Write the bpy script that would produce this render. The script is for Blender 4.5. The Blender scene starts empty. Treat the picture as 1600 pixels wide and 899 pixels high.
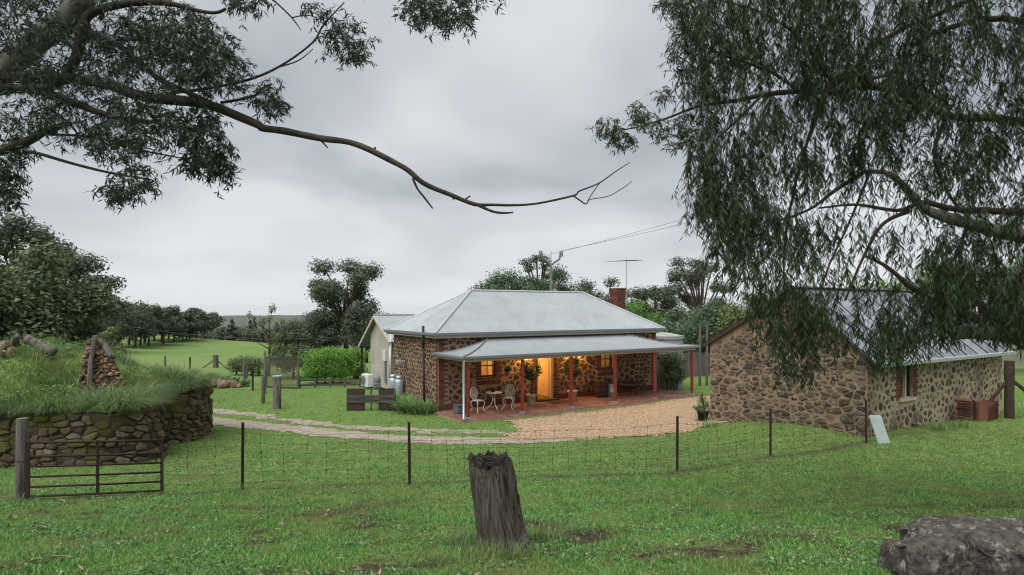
import bpy, math, random
import numpy as np
from mathutils import Vector, noise as mnoise

# ------------------------------------------------------------ camera, sky, sun
scene = bpy.context.scene
col = scene.collection
CAMZ = 4.0                      # metres above the veranda floor (z = 0)
F = 940.0                       # focal length in photo pixels
cam = bpy.data.cameras.new('camera')
cam.sensor_width = 36; cam.lens = F / 1600 * 36; cam.shift_y = 34.5 / 1600
cam.clip_start = 0.1; cam.clip_end = 30000
camo = bpy.data.objects.new('camera', cam); col.objects.link(camo)
camo.location = (0, 0, CAMZ); camo.rotation_euler = (math.radians(90), 0, 0)
scene.camera = camo

SUN_EL, SUN_AZ = 62, 215        # soft daylight through the cloud
world = bpy.data.worlds.new('World'); scene.world = world; world.use_nodes = True
nt = world.node_tree; N = nt.nodes; LK = nt.links
for n in list(N): N.remove(n)
def wn(t, **kw):
    n = N.new(t)
    for k, v in kw.items(): setattr(n, k, v)
    return n
def wmath(op, a, b=None):
    n = wn('ShaderNodeMath', operation=op)
    for i, s in enumerate((a, b)):
        if s is None: continue
        if isinstance(s, (int, float)): n.inputs[i].default_value = s
        else: LK.new(s, n.inputs[i])
    return n.outputs[0]
out = wn('ShaderNodeOutputWorld'); bg = wn('ShaderNodeBackground')
sky = wn('ShaderNodeTexSky', sky_type='NISHITA', sun_disc=False)
sky.sun_elevation = math.radians(SUN_EL); sky.sun_rotation = math.radians(SUN_AZ)
tc = wn('ShaderNodeTexCoord'); sep = wn('ShaderNodeSeparateXYZ'); LK.new(tc.outputs['Generated'], sep.inputs[0])
zz = wmath('ADD', wmath('MAXIMUM', sep.outputs[2], 0.0), 0.26)
comb = wn('ShaderNodeCombineXYZ')
LK.new(wmath('DIVIDE', sep.outputs[0], zz), comb.inputs[0]); LK.new(wmath('DIVIDE', sep.outputs[1], zz), comb.inputs[1])
nz = wn('ShaderNodeTexNoise'); nz.inputs['Scale'].default_value = 1.1; nz.inputs['Detail'].default_value = 4
nz.inputs['Roughness'].default_value = 0.42; nz.inputs['Distortion'].default_value = 0.3
LK.new(comb.outputs[0], nz.inputs['Vector'])
rmp = wn('ShaderNodeValToRGB'); LK.new(nz.outputs[0], rmp.inputs[0])
rmp.color_ramp.elements[0].position = 0.36; rmp.color_ramp.elements[0].color = (0.385, 0.415, 0.455, 1)
rmp.color_ramp.elements[1].position = 0.60; rmp.color_ramp.elements[1].color = (0.715, 0.745, 0.765, 1)
hz = wn('ShaderNodeMapRange'); hz.inputs['From Min'].default_value = 0.0; hz.inputs['From Max'].default_value = 0.2
hz.inputs['To Min'].default_value = 0.85; hz.inputs['To Max'].default_value = 0.0
LK.new(sep.outputs[2], hz.inputs['Value'])
mxh = wn('ShaderNodeMix', data_type='RGBA'); LK.new(hz.outputs[0], mxh.inputs[0]); LK.new(rmp.outputs[0], mxh.inputs[6])
mxh.inputs[7].default_value = (0.82, 0.835, 0.86, 1)
scl = wn('ShaderNodeVectorMath', operation='SCALE'); LK.new(sky.outputs[0], scl.inputs[0]); scl.inputs['Scale'].default_value = 0.10
mxs = wn('ShaderNodeMix', data_type='RGBA'); mxs.inputs[0].default_value = 0.93
LK.new(scl.outputs[0], mxs.inputs[6]); LK.new(mxh.outputs[2], mxs.inputs[7])
LK.new(mxs.outputs[2], bg.inputs[0]); bg.inputs[1].default_value = 0.345
LK.new(bg.outputs[0], out.inputs[0])

sl = bpy.data.lights.new('sun', 'SUN'); sl.energy = 1.5; sl.angle = math.radians(70); sl.color = (1, 0.97, 0.93)
so = bpy.data.objects.new('sun', sl); col.objects.link(so)
a, e = math.radians(SUN_AZ), math.radians(SUN_EL)
sd = Vector((math.sin(a) * math.cos(e), math.cos(a) * math.cos(e), math.sin(e)))
so.rotation_euler = sd.to_track_quat('Z', 'Y').to_euler(); so.location = sd * 60
vs = scene.view_settings
vs.view_transform = 'Standard'; vs.look = 'None'; vs.gamma = 1; vs.exposure = 1.6; vs.use_curve_mapping = False
scene.cycles.filter_width = 1.1

# ------------------------------------------------------------ helpers
def R(s): return random.Random(s)
def tag(o, label=None, cat=None, group=None, kind=None):
    for k, v in (('label', label), ('category', cat), ('group', group), ('kind', kind)):
        if v: o[k] = v
    return o
def empty(name, loc=(0, 0, 0), rz=0, label=None, cat=None, group=None):
    o = bpy.data.objects.new(name, None); col.objects.link(o)
    o.location = loc; o.rotation_euler = (0, 0, rz); o.empty_display_size = 0.2
    return tag(o, label, cat, group)
def link(name, me, mat, parent=None):
    o = bpy.data.objects.new(name, me); col.objects.link(o)
    if mat and not me.materials: me.materials.append(mat)
    if parent: o.parent = parent
    return o
def copy_tree(o, parent=None):
    c = o.copy(); col.objects.link(c)
    if parent: c.parent = parent
    for ch in list(o.children): copy_tree(ch, c)
    return c
class MB:
    def __init__(s): s.v = []; s.f = []
    def add(s, vs, fs):
        k = len(s.v); s.v += [tuple(p) for p in vs]; s.f += [tuple(i + k for i in f) for f in fs]; return s
    def box(s, x0, x1, y0, y1, z0, z1):
        return s.add([(x0,y0,z0),(x1,y0,z0),(x1,y1,z0),(x0,y1,z0),(x0,y0,z1),(x1,y0,z1),(x1,y1,z1),(x0,y1,z1)],
                     [(3,2,1,0),(4,5,6,7),(0,1,5,4),(1,2,6,5),(2,3,7,6),(3,0,4,7)])
    def bar(s, p, q, w, h, up=(0,0,1), ch=0):
        p, q = Vector(p), Vector(q); d = (q - p).normalized(); u = Vector(up)
        if abs(d.dot(u)) > 0.98: u = Vector((0, 1, 0))
        a = d.cross(u).normalized() * w / 2; b = a.cross(d).normalized() * h / 2
        vs = [p-a-b, p+a-b, p+a+b, p-a+b, q-a-b, q+a-b, q+a+b, q-a+b]
        return s.add(vs, [(0,1,2,3),(7,6,5,4),(0,4,5,1),(1,5,6,2),(2,6,7,3),(3,7,4,0)])
    def tube(s, pts, rad, n=6, cap=True):
        pts = [Vector(p) for p in pts]
        if not hasattr(rad, '__len__'): rad = [rad] * len(pts)
        k = len(s.v); ref = None
        for i, p in enumerate(pts):
            d = (pts[min(i+1, len(pts)-1)] - pts[max(i-1, 0)])
            d = d.normalized() if d.length > 1e-9 else Vector((0,0,1))
            if ref is None: ref = Vector((0,0,1)) if abs(d.z) < .9 else Vector((1,0,0))
            a = d.cross(ref)
            if a.length < 1e-5: a = d.orthogonal()
            a.normalize(); b = d.cross(a); ref = a.cross(d)
            for j in range(n):
                t = 2*math.pi*j/n; s.v.append(tuple(p + (a*math.cos(t) + b*math.sin(t))*rad[i]))
        for i in range(len(pts)-1):
            for j in range(n):
                s.f.append((k+i*n+j, k+i*n+(j+1)%n, k+(i+1)*n+(j+1)%n, k+(i+1)*n+j))
        if cap:
            s.f.append(tuple(k+j for j in reversed(range(n)))); s.f.append(tuple(k+(len(pts)-1)*n+j for j in range(n)))
        return s
    def lathe(s, prof, n=16, c=(0,0,0)):
        k = len(s.v)
        for r, z in prof:
            for j in range(n):
                t = 2*math.pi*j/n; s.v.append((c[0]+r*math.cos(t), c[1]+r*math.sin(t), c[2]+z))
        for i in range(len(prof)-1):
            for j in range(n):
                s.f.append((k+i*n+j, k+i*n+(j+1)%n, k+(i+1)*n+(j+1)%n, k+(i+1)*n+j))
        s.f.append(tuple(k+j for j in reversed(range(n)))); s.f.append(tuple(k+(len(prof)-1)*n+j for j in range(n)))
        return s
    def mesh(s, name, smooth=False):
        me = bpy.data.meshes.new(name); me.from_pydata(s.v, [], s.f); me.update()
        if smooth: me.polygons.foreach_set('use_smooth', [True]*len(me.polygons))
        return me
    def build(s, name, mat, parent=None, smooth=False, bevel=0):
        o = link(name, s.mesh(name, smooth), mat, parent)
        if bevel:
            m = o.modifiers.new('bevel', 'BEVEL'); m.width = bevel; m.segments = 1; m.limit_method = 'ANGLE'
        return o
def np_mesh(name, V, k):
    """V: (N,k,3) array of separate k-gons"""
    n = len(V); me = bpy.data.meshes.new(name)
    me.vertices.add(n*k); me.vertices.foreach_set('co', np.ascontiguousarray(V, dtype=np.float32).ravel())
    me.loops.add(n*k); me.loops.foreach_set('vertex_index', np.arange(n*k, dtype=np.int32))
    me.polygons.add(n); me.polygons.foreach_set('loop_start', np.arange(0, n*k, k, dtype=np.int32))
    me.polygons.foreach_set('loop_total', np.full(n, k, dtype=np.int32))
    me.update(calc_edges=True); return me
def np_mesh_idx(name, verts, faces, k=4):
    me = bpy.data.meshes.new(name); n = len(faces)
    me.vertices.add(len(verts)); me.vertices.foreach_set('co', np.ascontiguousarray(verts, dtype=np.float32).ravel())
    me.loops.add(n*k); me.loops.foreach_set('vertex_index', np.ascontiguousarray(faces, dtype=np.int32).ravel())
    me.polygons.add(n); me.polygons.foreach_set('loop_start', np.arange(0, n*k, k, dtype=np.int32))
    me.polygons.foreach_set('loop_total', np.full(n, k, dtype=np.int32))
    me.update(calc_edges=True); return me
def smooth_path(pts, sub=4):
    """Catmull-Rom through rows of equal-length tuples"""
    P = [np.array(p, float) for p in pts]; o = []
    for i in range(len(P)-1):
        p0, p1, p2, p3 = P[max(i-1,0)], P[i], P[i+1], P[min(i+2,len(P)-1)]
        for k in range(sub):
            t = k/sub
            o.append(.5*((2*p1)+(-p0+p2)*t+(2*p0-5*p1+4*p2-p3)*t*t+(-p0+3*p1-3*p2+p3)*t**3))
    o.append(P[-1]); return o
def sstep(a, b, x):
    t = np.clip((np.asarray(x, float)-a)/(b-a), 0, 1); return t*t*(3-2*t)
_rt = np.random.RandomState(5).rand(256, 256)
def vnoise(x, y):
    x = np.asarray(x, float); y = np.asarray(y, float)
    xi = np.floor(x).astype(int); yi = np.floor(y).astype(int); fx = x-xi; fy = y-yi
    fx = fx*fx*(3-2*fx); fy = fy*fy*(3-2*fy)
    g = lambda i, j: _rt[i & 255, j & 255]
    return (g(xi,yi)*(1-fx)+g(xi+1,yi)*fx)*(1-fy)+(g(xi,yi+1)*(1-fx)+g(xi+1,yi+1)*fx)*fy

# ------------------------------------------------------------ materials
def mat(name, c1, c2=None, scale=4.0, rough=0.85, bump=0.0, bscale=None, rnd=None, metal=0.0, stretch=None,
        trans=0.0, c3=None, s3=1.0, t3=(0.5, 0.65), rndv=0.0, spec=0.3, detail=5):
    """noise mix of c1/c2; rnd = second pair mixed per piece; c3 = stains with a shape of their own; trans = leaf translucency"""
    m = bpy.data.materials.new(name); m.use_nodes = True
    t = m.node_tree; n = t.nodes; l = t.links
    b = n['Principled BSDF']; b.inputs['Roughness'].default_value = rough; b.inputs['Metallic'].default_value = metal
    b.inputs['Specular IOR Level'].default_value = spec
    co = n.new('ShaderNodeTexCoord').outputs['Object']
    if stretch:
        mp = n.new('ShaderNodeMapping'); mp.inputs['Scale'].default_value = stretch; l.new(co, mp.inputs[0]); co = mp.outputs[0]
    def noise(s, d=detail):
        q = n.new('ShaderNodeTexNoise'); q.inputs['Scale'].default_value = s; q.inputs['Detail'].default_value = d
        q.inputs['Roughness'].default_value = 0.62; l.new(co, q.inputs['Vector']); return q.outputs[0]
    def mix(f, A, B, mode='MIX'):
        q = n.new('ShaderNodeMix'); q.data_type = 'RGBA'; q.blend_type = mode
        if isinstance(f, float): q.inputs[0].default_value = f
        else: l.new(f, q.inputs[0])
        for i, x in ((6, A), (7, B)):
            if isinstance(x, tuple): q.inputs[i].default_value = (*x[:3], 1)
            else: l.new(x, q.inputs[i])
        return q.outputs[2]
    def rng(f, lo, hi, a=0.0, z=1.0):
        q = n.new('ShaderNodeMapRange'); q.inputs[1].default_value = lo; q.inputs[2].default_value = hi
        q.inputs[3].default_value = a; q.inputs[4].default_value = z
        l.new(f, q.inputs[0]); return q.outputs[0]
    c = c1
    if c2: c = mix(rng(noise(scale), .3, .7), c1, c2)
    if rnd is not None or rndv:
        ge = n.new('ShaderNodeNewGeometry').outputs['Random Per Island']; ob = n.new('ShaderNodeObjectInfo').outputs['Random']
        ad = n.new('ShaderNodeMath'); ad.operation = 'ADD'; l.new(ge, ad.inputs[0]); l.new(ob, ad.inputs[1])
        fr = n.new('ShaderNodeMath'); fr.operation = 'FRACT'; l.new(ad.outputs[0], fr.inputs[0]); fr = fr.outputs[0]
        if rnd is not None: c = mix(fr, c, rnd)
        if rndv:
            m7 = n.new('ShaderNodeMath'); m7.operation = 'MULTIPLY'; m7.inputs[1].default_value = 7.31; l.new(fr, m7.inputs[0])
            f2 = n.new('ShaderNodeMath'); f2.operation = 'FRACT'; l.new(m7.outputs[0], f2.inputs[0])
            hs = n.new('ShaderNodeHueSaturation'); l.new(rng(f2.outputs[0], 0, 1, 1-rndv, 1+rndv), hs.inputs['Value'])
            if isinstance(c, tuple): hs.inputs['Color'].default_value = (*c, 1)
            else: l.new(c, hs.inputs['Color'])
            c = hs.outputs[0]
    if c3: c = mix(rng(noise(s3, 6), *t3), c, c3)
    if isinstance(c, tuple): b.inputs['Base Color'].default_value = (*c, 1)
    else: l.new(c, b.inputs['Base Color'])
    if bump:
        bn = n.new('ShaderNodeBump'); bn.inputs['Strength'].default_value = min(1, bump); bn.inputs['Distance'].default_value = 0.02
        l.new(noise(bscale or scale*3, 8), bn.inputs['Height']); l.new(bn.outputs[0], b.inputs['Normal'])
    if trans:
        tr = n.new('ShaderNodeBsdfTranslucent'); ms = n.new('ShaderNodeMixShader'); ms.inputs[0].default_value = trans
        if isinstance(c, tuple): tr.inputs[0].default_value = (*c, 1)
        else: l.new(c, tr.inputs[0])
        l.new(b.outputs[0], ms.inputs[1]); l.new(tr.outputs[0], ms.inputs[2])
        l.new(ms.outputs[0], n['Material Output'].inputs[0])
    return m
def emis(name, c, s):
    m = bpy.data.materials.new(name); m.use_nodes = True; b = m.node_tree.nodes['Principled BSDF']
    b.inputs['Base Color'].default_value = (*c, 1); b.inputs['Emission Color'].default_value = (*c, 1); b.inputs['Emission Strength'].default_value = s
    return m
M = {}
M['mortar'] = mat('mortar', (.27,.19,.125), (.36,.265,.185), 3, .95, .7, 30, c3=(.20,.14,.095), s3=1.2)
M['stone'] = mat('ironstone', (.038,.024,.018), (.095,.056,.038), 9, .9, 1, 26, rnd=(.13,.078,.05), rndv=.45, c3=(.20,.135,.09), s3=6, t3=(.62,.75))
M['mortar_old'] = mat('old_mortar', (.29,.23,.16), (.45,.37,.265), 7, .95, 1, 26, c3=(.13,.11,.075), s3=1.2, t3=(.5,.68), detail=9)
M['stone_old'] = mat('fieldstone', (.05,.035,.028), (.14,.095,.068), 11, .92, 1, 30, rnd=(.125,.098,.078), rndv=.6, c3=(.25,.195,.14), s3=5, t3=(.53,.66), detail=8)
M['stone_moss'] = mat('mossy_stone', (.05,.042,.03), (.19,.16,.11), 10, .95, 1, 30, rnd=(.095,.06,.04), rndv=.55, c3=(.085,.09,.022), s3=1.6, t3=(.46,.6), detail=9)
M['stone_pink'] = mat('broken_stone', (.16,.09,.055), (.29,.19,.12), 9, .95, 1, 26, rnd=(.13,.105,.075), rndv=.5)
M['earth'] = mat('earth', (.06,.042,.028), (.11,.075,.05), 5, 1, 1, 20)
M['brick'] = mat('red_brick', (.12,.04,.028), (.18,.062,.042), 9, .9, .5, 60, rnd=(.095,.036,.028), rndv=.35)
M['paver'] = mat('veranda_brick', (.20,.085,.06), (.28,.13,.095), 5, .6, .5, 50, rnd=(.15,.075,.06), rndv=.25, c3=(.30,.22,.18), s3=.8, t3=(.52,.7), spec=.5)
M['roof'] = mat('galvanised_iron', (.245,.268,.286), (.295,.318,.336), 1.6, .5, .15, 20, metal=.3, c3=(.235,.255,.27), s3=.9, t3=(.5,.7), spec=.45)
M['roof_old'] = mat('old_iron', (.15,.165,.19), (.25,.27,.30), 2.2, .55, .2, 20, metal=.35, rndv=.25, c3=(.11,.105,.105), s3=1.6, t3=(.58,.72), spec=.5)
M['roof_cap'] = mat('ridge_iron', (.38,.405,.42), (.44,.465,.48), 3, .5, metal=.2)
M['gutter'] = mat('gutter_paint', (.135,.155,.165), (.16,.18,.19), 3, .5)
M['cream'] = mat('cream_paint', (.42,.37,.27), (.48,.42,.32), 3, .6, .1)
M['redpaint'] = mat('red_post_paint', (.19,.028,.022), (.24,.04,.03), 6, .5, .15, 30, c3=(.12,.03,.025), s3=3)
M['galv'] = mat('galvanised', (.36,.40,.43), (.46,.50,.53), 6, .45, .05, metal=.5)
M['render'] = mat('pale_render', (.38,.345,.30), (.45,.41,.365), 2, .9, .3, 20, c3=(.31,.26,.21), s3=1.1, t3=(.52,.75))
M['inside'] = mat('cream_plaster', (.66,.52,.30), (.70,.56,.34), 2, .9)
M['darkwood'] = mat('dark_timber', (.035,.022,.018), (.07,.042,.034), 4, .85, .6, 20, stretch=(1,1,6))
M['sash'] = mat('sash_paint', (.045,.015,.013), (.06,.02,.018), 5, .5)
M['greywood'] = mat('weathered_timber', (.10,.09,.08), (.20,.18,.16), 5, .92, 1, 22, stretch=(3,3,.35), c3=(.05,.042,.036), s3=3, rndv=.15)
M['greywood_h'] = mat('weathered_plank', (.05,.044,.042), (.11,.098,.09), 6, .92, 1, 22, stretch=(.4,4,4), c3=(.03,.025,.022), s3=3, rndv=.15)
M['lattice'] = mat('lattice_timber', (.10,.085,.068), (.16,.138,.11), 5, .9, .3, rndv=.2)
M['rust'] = mat('rusty_steel', (.022,.013,.011), (.05,.026,.02), 12, .8, .5, 40)
M['wire'] = mat('wire', (.05,.05,.05), rough=.6, metal=.4)
M['white_iron'] = mat('white_cast_iron', (.58,.56,.53), (.66,.64,.61), 8, .5, .2)
M['pot'] = mat('sand_pot', (.42,.32,.22), (.48,.37,.26), 5, .8, .2)
M['soil'] = mat('soil', (.03,.02,.015), (.06,.04,.03), 20, 1, 1)
M['black'] = mat('black_plastic', (.015,.015,.016), rough=.5)
M['tub'] = mat('grey_blue_tub', (.09,.11,.13), rough=.5)
M['barrel'] = mat('barrel_oak', (.05,.035,.026), (.085,.06,.045), 8, .8, .5, stretch=(4,4,.5), rndv=.2)
M['iron'] = mat('black_iron', (.02,.018,.017), (.045,.035,.03), 10, .7, .3)
M['mat'] = mat('coir_mat', (.05,.035,.025), (.08,.06,.04), 60, 1, 1, 200)
M['concrete'] = mat('tank_concrete', (.24,.25,.25), (.33,.34,.34), 2, .9, .4, 20, c3=(.22,.22,.22), s3=1.1)
M['acwhite'] = mat('white_metal', (.56,.57,.57), (.62,.63,.63), 5, .5)
M['terracotta'] = mat('terracotta', (.10,.042,.03), (.16,.065,.045), 8, .9, .4, 40, rndv=.3, c3=(.08,.05,.04), s3=4)
M['fibro'] = mat('pale_sheet', (.42,.50,.50), (.52,.60,.60), 5, .5, .2, 20, c3=(.30,.36,.35), s3=3)
M['bark_l'] = mat('gum_bark', (.035,.029,.024), (.075,.064,.053), 7, .95, 1, 30, c3=(.12,.107,.09), s3=1.6, t3=(.55,.7))
M['bark_p'] = mat('pale_gum_bark', (.13,.12,.105), (.27,.255,.23), 3, .9, 1, 22, c3=(.07,.055,.045), s3=2.6, t3=(.48,.62), stretch=(1.5,1.5,.6), detail=9)
M['bark_d'] = mat('dark_bark', (.05,.038,.03), (.09,.07,.055), 5, .95, .8, 20)
M['stump'] = mat('stump_wood', (.028,.023,.019), (.18,.158,.132), 14, .95, 1, 26, stretch=(3,3,.14), c3=(.028,.022,.018), s3=7, t3=(.54,.62), detail=9)
M['stump_top'] = mat('rotten_wood', (.022,.018,.016), (.07,.06,.054), 14, 1, 1, 50)
M['rock'] = mat('lichen_rock', (.026,.024,.022), (.125,.112,.098), 14, .95, 1, 36, c3=(.25,.24,.215), s3=10, t3=(.56,.66), detail=10)
M['rubble'] = mat('rubble_stone', (.12,.055,.04), (.20,.11,.08), 6, .95, 1, 20, rnd=(.10,.075,.06), rndv=.4)
def leafm(name, a, b, r, tr=.3, v=.35): return mat(name, a, b, .7, .55, 0, rnd=r, rndv=v, trans=tr, spec=.35, detail=2)
M['leaf_gum'] = leafm('gum_leaf', (.013,.032,.007), (.040,.066,.012), (.022,.046,.014), .3, .8)
M['leaf_gum_l'] = leafm('grey_gum_leaf', (.028,.043,.025), (.045,.063,.036), (.036,.054,.038), .25, .6)
M['leaf_dark'] = leafm('dark_leaf', (.055,.09,.04), (.075,.12,.05), (.12,.145,.06), .3, .5)
M['leaf_far'] = leafm('far_gum_leaf', (.058,.08,.048), (.08,.105,.06), (.092,.10,.062))
M['leaf_fresh'] = leafm('fresh_leaf', (.13,.26,.05), (.17,.32,.07), (.11,.20,.055), .35)
M['leaf_pepper'] = leafm('pepper_leaf', (.075,.14,.06), (.10,.17,.075), (.08,.12,.07))
M['leaf_hedge'] = leafm('hedge_leaf', (.17,.34,.05), (.22,.40,.07), (.13,.26,.05), .35, .4)
M['leaf_olive'] = leafm('olive_leaf', (.15,.18,.06), (.19,.22,.075), (.11,.14,.06))
M['leaf_strap'] = leafm('strap_leaf', (.11,.22,.065), (.15,.28,.085), (.19,.29,.12))
M['grass'] = mat('lawn_blade', (.095,.25,.045), (.20,.37,.07), 1.3, .45, 0, rnd=(.18,.35,.11), rndv=.75, trans=.3, c3=(.245,.28,.10), s3=.7, t3=(.50,.68), spec=.35, detail=3)
M['longgrass'] = mat('long_grass_blade', (.06,.135,.055), (.12,.21,.06), 1.1, .5, 0, rnd=(.15,.21,.085), rndv=.5, trans=.3, spec=.4, detail=3, c3=(.21,.25,.08), s3=.7, t3=(.52,.66))
M['clover'] = leafm('clover_leaf', (.085,.20,.05), (.13,.27,.07), (.18,.29,.13), .3, .6)
M['litter'] = mat('dry_leaf', (.22,.15,.10), (.36,.29,.22), 3, .9, 0, rnd=(.10,.06,.04), rndv=.4)

# ground: turf colours and bare earth broken by noise
def ground_mat():
    m = bpy.data.materials.new('turf'); m.use_nodes = True; t = m.node_tree; n = t.nodes; l = t.links; b = n['Principled BSDF']
    b.inputs['Roughness'].default_value = .95; b.inputs['Specular IOR Level'].default_value = .1
    co = n.new('ShaderNodeTexCoord').outputs['Object']
    def noise(s, d=6, r=.6):
        q = n.new('ShaderNodeTexNoise'); q.inputs['Scale'].default_value = s; q.inputs['Detail'].default_value = d
        q.inputs['Roughness'].default_value = r; l.new(co, q.inputs['Vector']); return q.outputs[0]
    def rng(f, lo, hi, a=0., z=1.):
        q = n.new('ShaderNodeMapRange'); 
        for i, x in ((1,lo),(2,hi),(3,a),(4,z)): q.inputs[i].default_value = x
        l.new(f, q.inputs[0]); return q.outputs[0]
    def mix(f, A, B):
        q = n.new('ShaderNodeMix'); q.data_type = 'RGBA'; l.new(f, q.inputs[0])
        for i, x in ((6,A),(7,B)):
            if isinstance(x, tuple): q.inputs[i].default_value = (*x, 1)
            else: l.new(x, q.inputs[i])
        return q.outputs[2]
    def math2(op, a, b_):
        q = n.new('ShaderNodeMath'); q.operation = op
        for i, x in enumerate((a, b_)):
            if isinstance(x, float): q.inputs[i].default_value = x
            else: l.new(x, q.inputs[i])
        return q.outputs[0]
    near = mix(rng(noise(6), .35, .65), (.066,.128,.03), (.17,.26,.065))
    near = mix(rng(noise(22, 4), .5, .62), near, (.075,.06,.035))
    at = n.new('ShaderNodeAttribute'); at.attribute_name = 'bare'
    near = mix(at.outputs['Fac'], near, mix(rng(noise(9), .35, .65), (.032,.023,.017), (.075,.054,.04)))
    field = mix(rng(noise(.35, 8, .7), .3, .7), (.095,.165,.042), (.14,.215,.062))
    field = mix(rng(noise(.05, 5), .45, .7), field, (.155,.21,.075))
    sp = n.new('ShaderNodeSeparateXYZ'); l.new(co, sp.inputs[0])
    wob = math2('ADD', sp.outputs[1], rng(noise(.2), 0, 1, -3., 3.))
    c = mix(rng(wob, 20., 40.), near, field)
    bush = mix(rng(noise(.012, 8, .7), .4, .6), (.06,.075,.04), (.10,.115,.06))
    c = mix(rng(sp.outputs[1], 150., 220.), c, bush)
    l.new(c, b.inputs['Base Color'])
    bn = n.new('ShaderNodeBump'); bn.inputs['Strength'].default_value = .8; bn.inputs['Distance'].default_value = .03
    l.new(noise(18, 8, .7), bn.inputs['Height']); l.new(bn.outputs[0], b.inputs['Normal'])
    return m

# ------------------------------------------------------------ terrain
_gy = [-60,0,3,5,6,8,10,12,15,18,20,22,26,40,60,100,125,160,400,1500,9000]
_gz = [4.5,2.4,2.05,1.8,1.62,1.25,.92,.68,.42,.2,.05,-.08,-.12,-.25,-.45,-.6,-1.0,-5,-40,-95,-120]
def ground(x, y):
    x = np.asarray(x, float); y = np.asarray(y, float)
    z = (np.interp(y, _gy, _gz)+np.interp(y-.8, _gy, _gz)+np.interp(y+.8, _gy, _gz))/3
    z = z + .40*sstep(5.0, 9.0, x)*sstep(14, 18, y)*(1-sstep(23, 30, y))
    z = z - .065*np.clip(x+80, 0, 110)*sstep(40, 110, y)
    fade = 1-sstep(19, 24, y)*.7
    z = z + fade*(.05*(vnoise(x*.7+9, y*.7)-.5) + .03*(vnoise(x*2.3, y*2.3+40)-.5))
    return z
def gz(x, y): return float(ground(x, y))
def ray(px, py): return ((px-800)/F, -(py-484)/F)
def hit(px, py):
    """where the sight line through a photo point meets the terrain"""
    dx, dz = ray(px, py); lo = 2.5
    y = lo
    while y < 400:
        if CAMZ + dz*y < gz(dx*y, y): break
        y *= 1.01
    return (dx*y, y, gz(dx*y, y))
def at(px, py, d):
    dx, dz = ray(px, py); return Vector((dx*d, d, CAMZ+dz*d))

# bare earth: fence line, worn patches
TRACK1 = [hit(*p)[:2] for p in ((200,655),(300,655),(400,665),(470,673),(560,682),(640,687),(720,690),(800,690),(880,686))]
TRACK2 = [hit(*p)[:2] for p in ((200,634),(310,641),(380,648),(450,658),(520,666),(600,671),(690,675),(780,676))]
def seg_dist(x, y, pts):
    d = np.full(np.shape(x), 1e9)
    for (ax, ay), (bx, by) in zip(pts[:-1], pts[1:]):
        ux, uy = bx-ax, by-ay; t = np.clip(((x-ax)*ux+(y-ay)*uy)/(ux*ux+uy*uy), 0, 1)
        d = np.minimum(d, np.hypot(x-ax-t*ux, y-ay-t*uy))
    return d
FENCE = [(-8.0,9.4),(-5.8,10.0),(-4.67,10.4),(-1.87,11.2),(3.38,12.45),(6.27,14.4),(9.1,15.6)]
def bare(x, y):
    n = vnoise(x*1.1+3, y*1.7)*.40 + vnoise(x*3.1, y*4.3+7)*.28 + vnoise(x*8, y*9)*.16+vnoise(x*17, y*19)*.16
    b = sstep(.57, .66, n+.05*(vnoise(x*.35, y*.35+50)-.3)+.06*sstep(0, 4, x)*(1-sstep(9, 12, y)))
    b = b*(1-.65*sstep(7.5, 10.5, y))
    f = seg_dist(x, y, FENCE)
    b = np.maximum(b, .85*(1-sstep(.05, .38, f+.35*(n-.35))))
    return b
xs = np.unique(np.concatenate([np.arange(-17, 17.01, .22), 17*1.16**np.arange(1, 44), -17*1.16**np.arange(1, 44)]))
ys = np.unique(np.concatenate([-np.arange(0, 60, 8.), np.arange(0, 30, .22), 30*1.10**np.arange(0, 61)]))
GX, GY = np.meshgrid(xs, ys); GZ = ground(GX, GY)
nx, ny = len(xs), len(ys); idx = np.arange(nx*ny).reshape(ny, nx)
fc = np.stack([idx[:-1,:-1], idx[:-1,1:], idx[1:,1:], idx[1:,:-1]], -1).reshape(-1, 4)
me = np_mesh_idx('ground', np.stack([GX, GY, GZ], -1).reshape(-1, 3), fc)
at_ = me.attributes.new('bare', 'FLOAT', 'POINT')
at_.data.foreach_set('value', (bare(GX, GY)*(1-sstep(16, 20, GY))).ravel().astype(np.float32))
me.polygons.foreach_set('use_smooth', [True]*len(me.polygons))
M['turf'] = ground_mat()
tag(link('ground', me, M['turf']), kind='structure')

# far hills across the valley
hv, hf = [], []
HN = 160
for i in range(HN+1):
    ang = -1.25 + 2.5*i/HN
    for r, k in ((2600, 0), (3300, .55), (4000, 1), (4700, .9), (6000, .2)):
        x, y = r*math.sin(ang), r*math.cos(ang)
        n = mnoise.fractal(Vector((ang*3.2+3, r*.0006, 0)), 1, 2, 4)*14 + mnoise.fractal(Vector((ang*30, r*.004, 4)), 1, 2, 3)*6
        top = -44 + 14*math.sin(ang*2.2+1.2)
        hv.append((x, y, -125+(top+125)*k+n*k + CAMZ))
for i in range(HN):
    for j in range(4):
        a0 = i*5+j; hf.append((a0, a0+5, a0+6, a0+1))
hm = mat('bush_hills', (.035,.045,.03), (.085,.095,.06), .02, 1, 1, .05, c3=(.15,.15,.095), s3=.006, t3=(.60,.68), detail=9)
mb = MB(); mb.v = hv; mb.f = hf
tag(mb.build('hills', hm, smooth=True), kind='structure')

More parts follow.
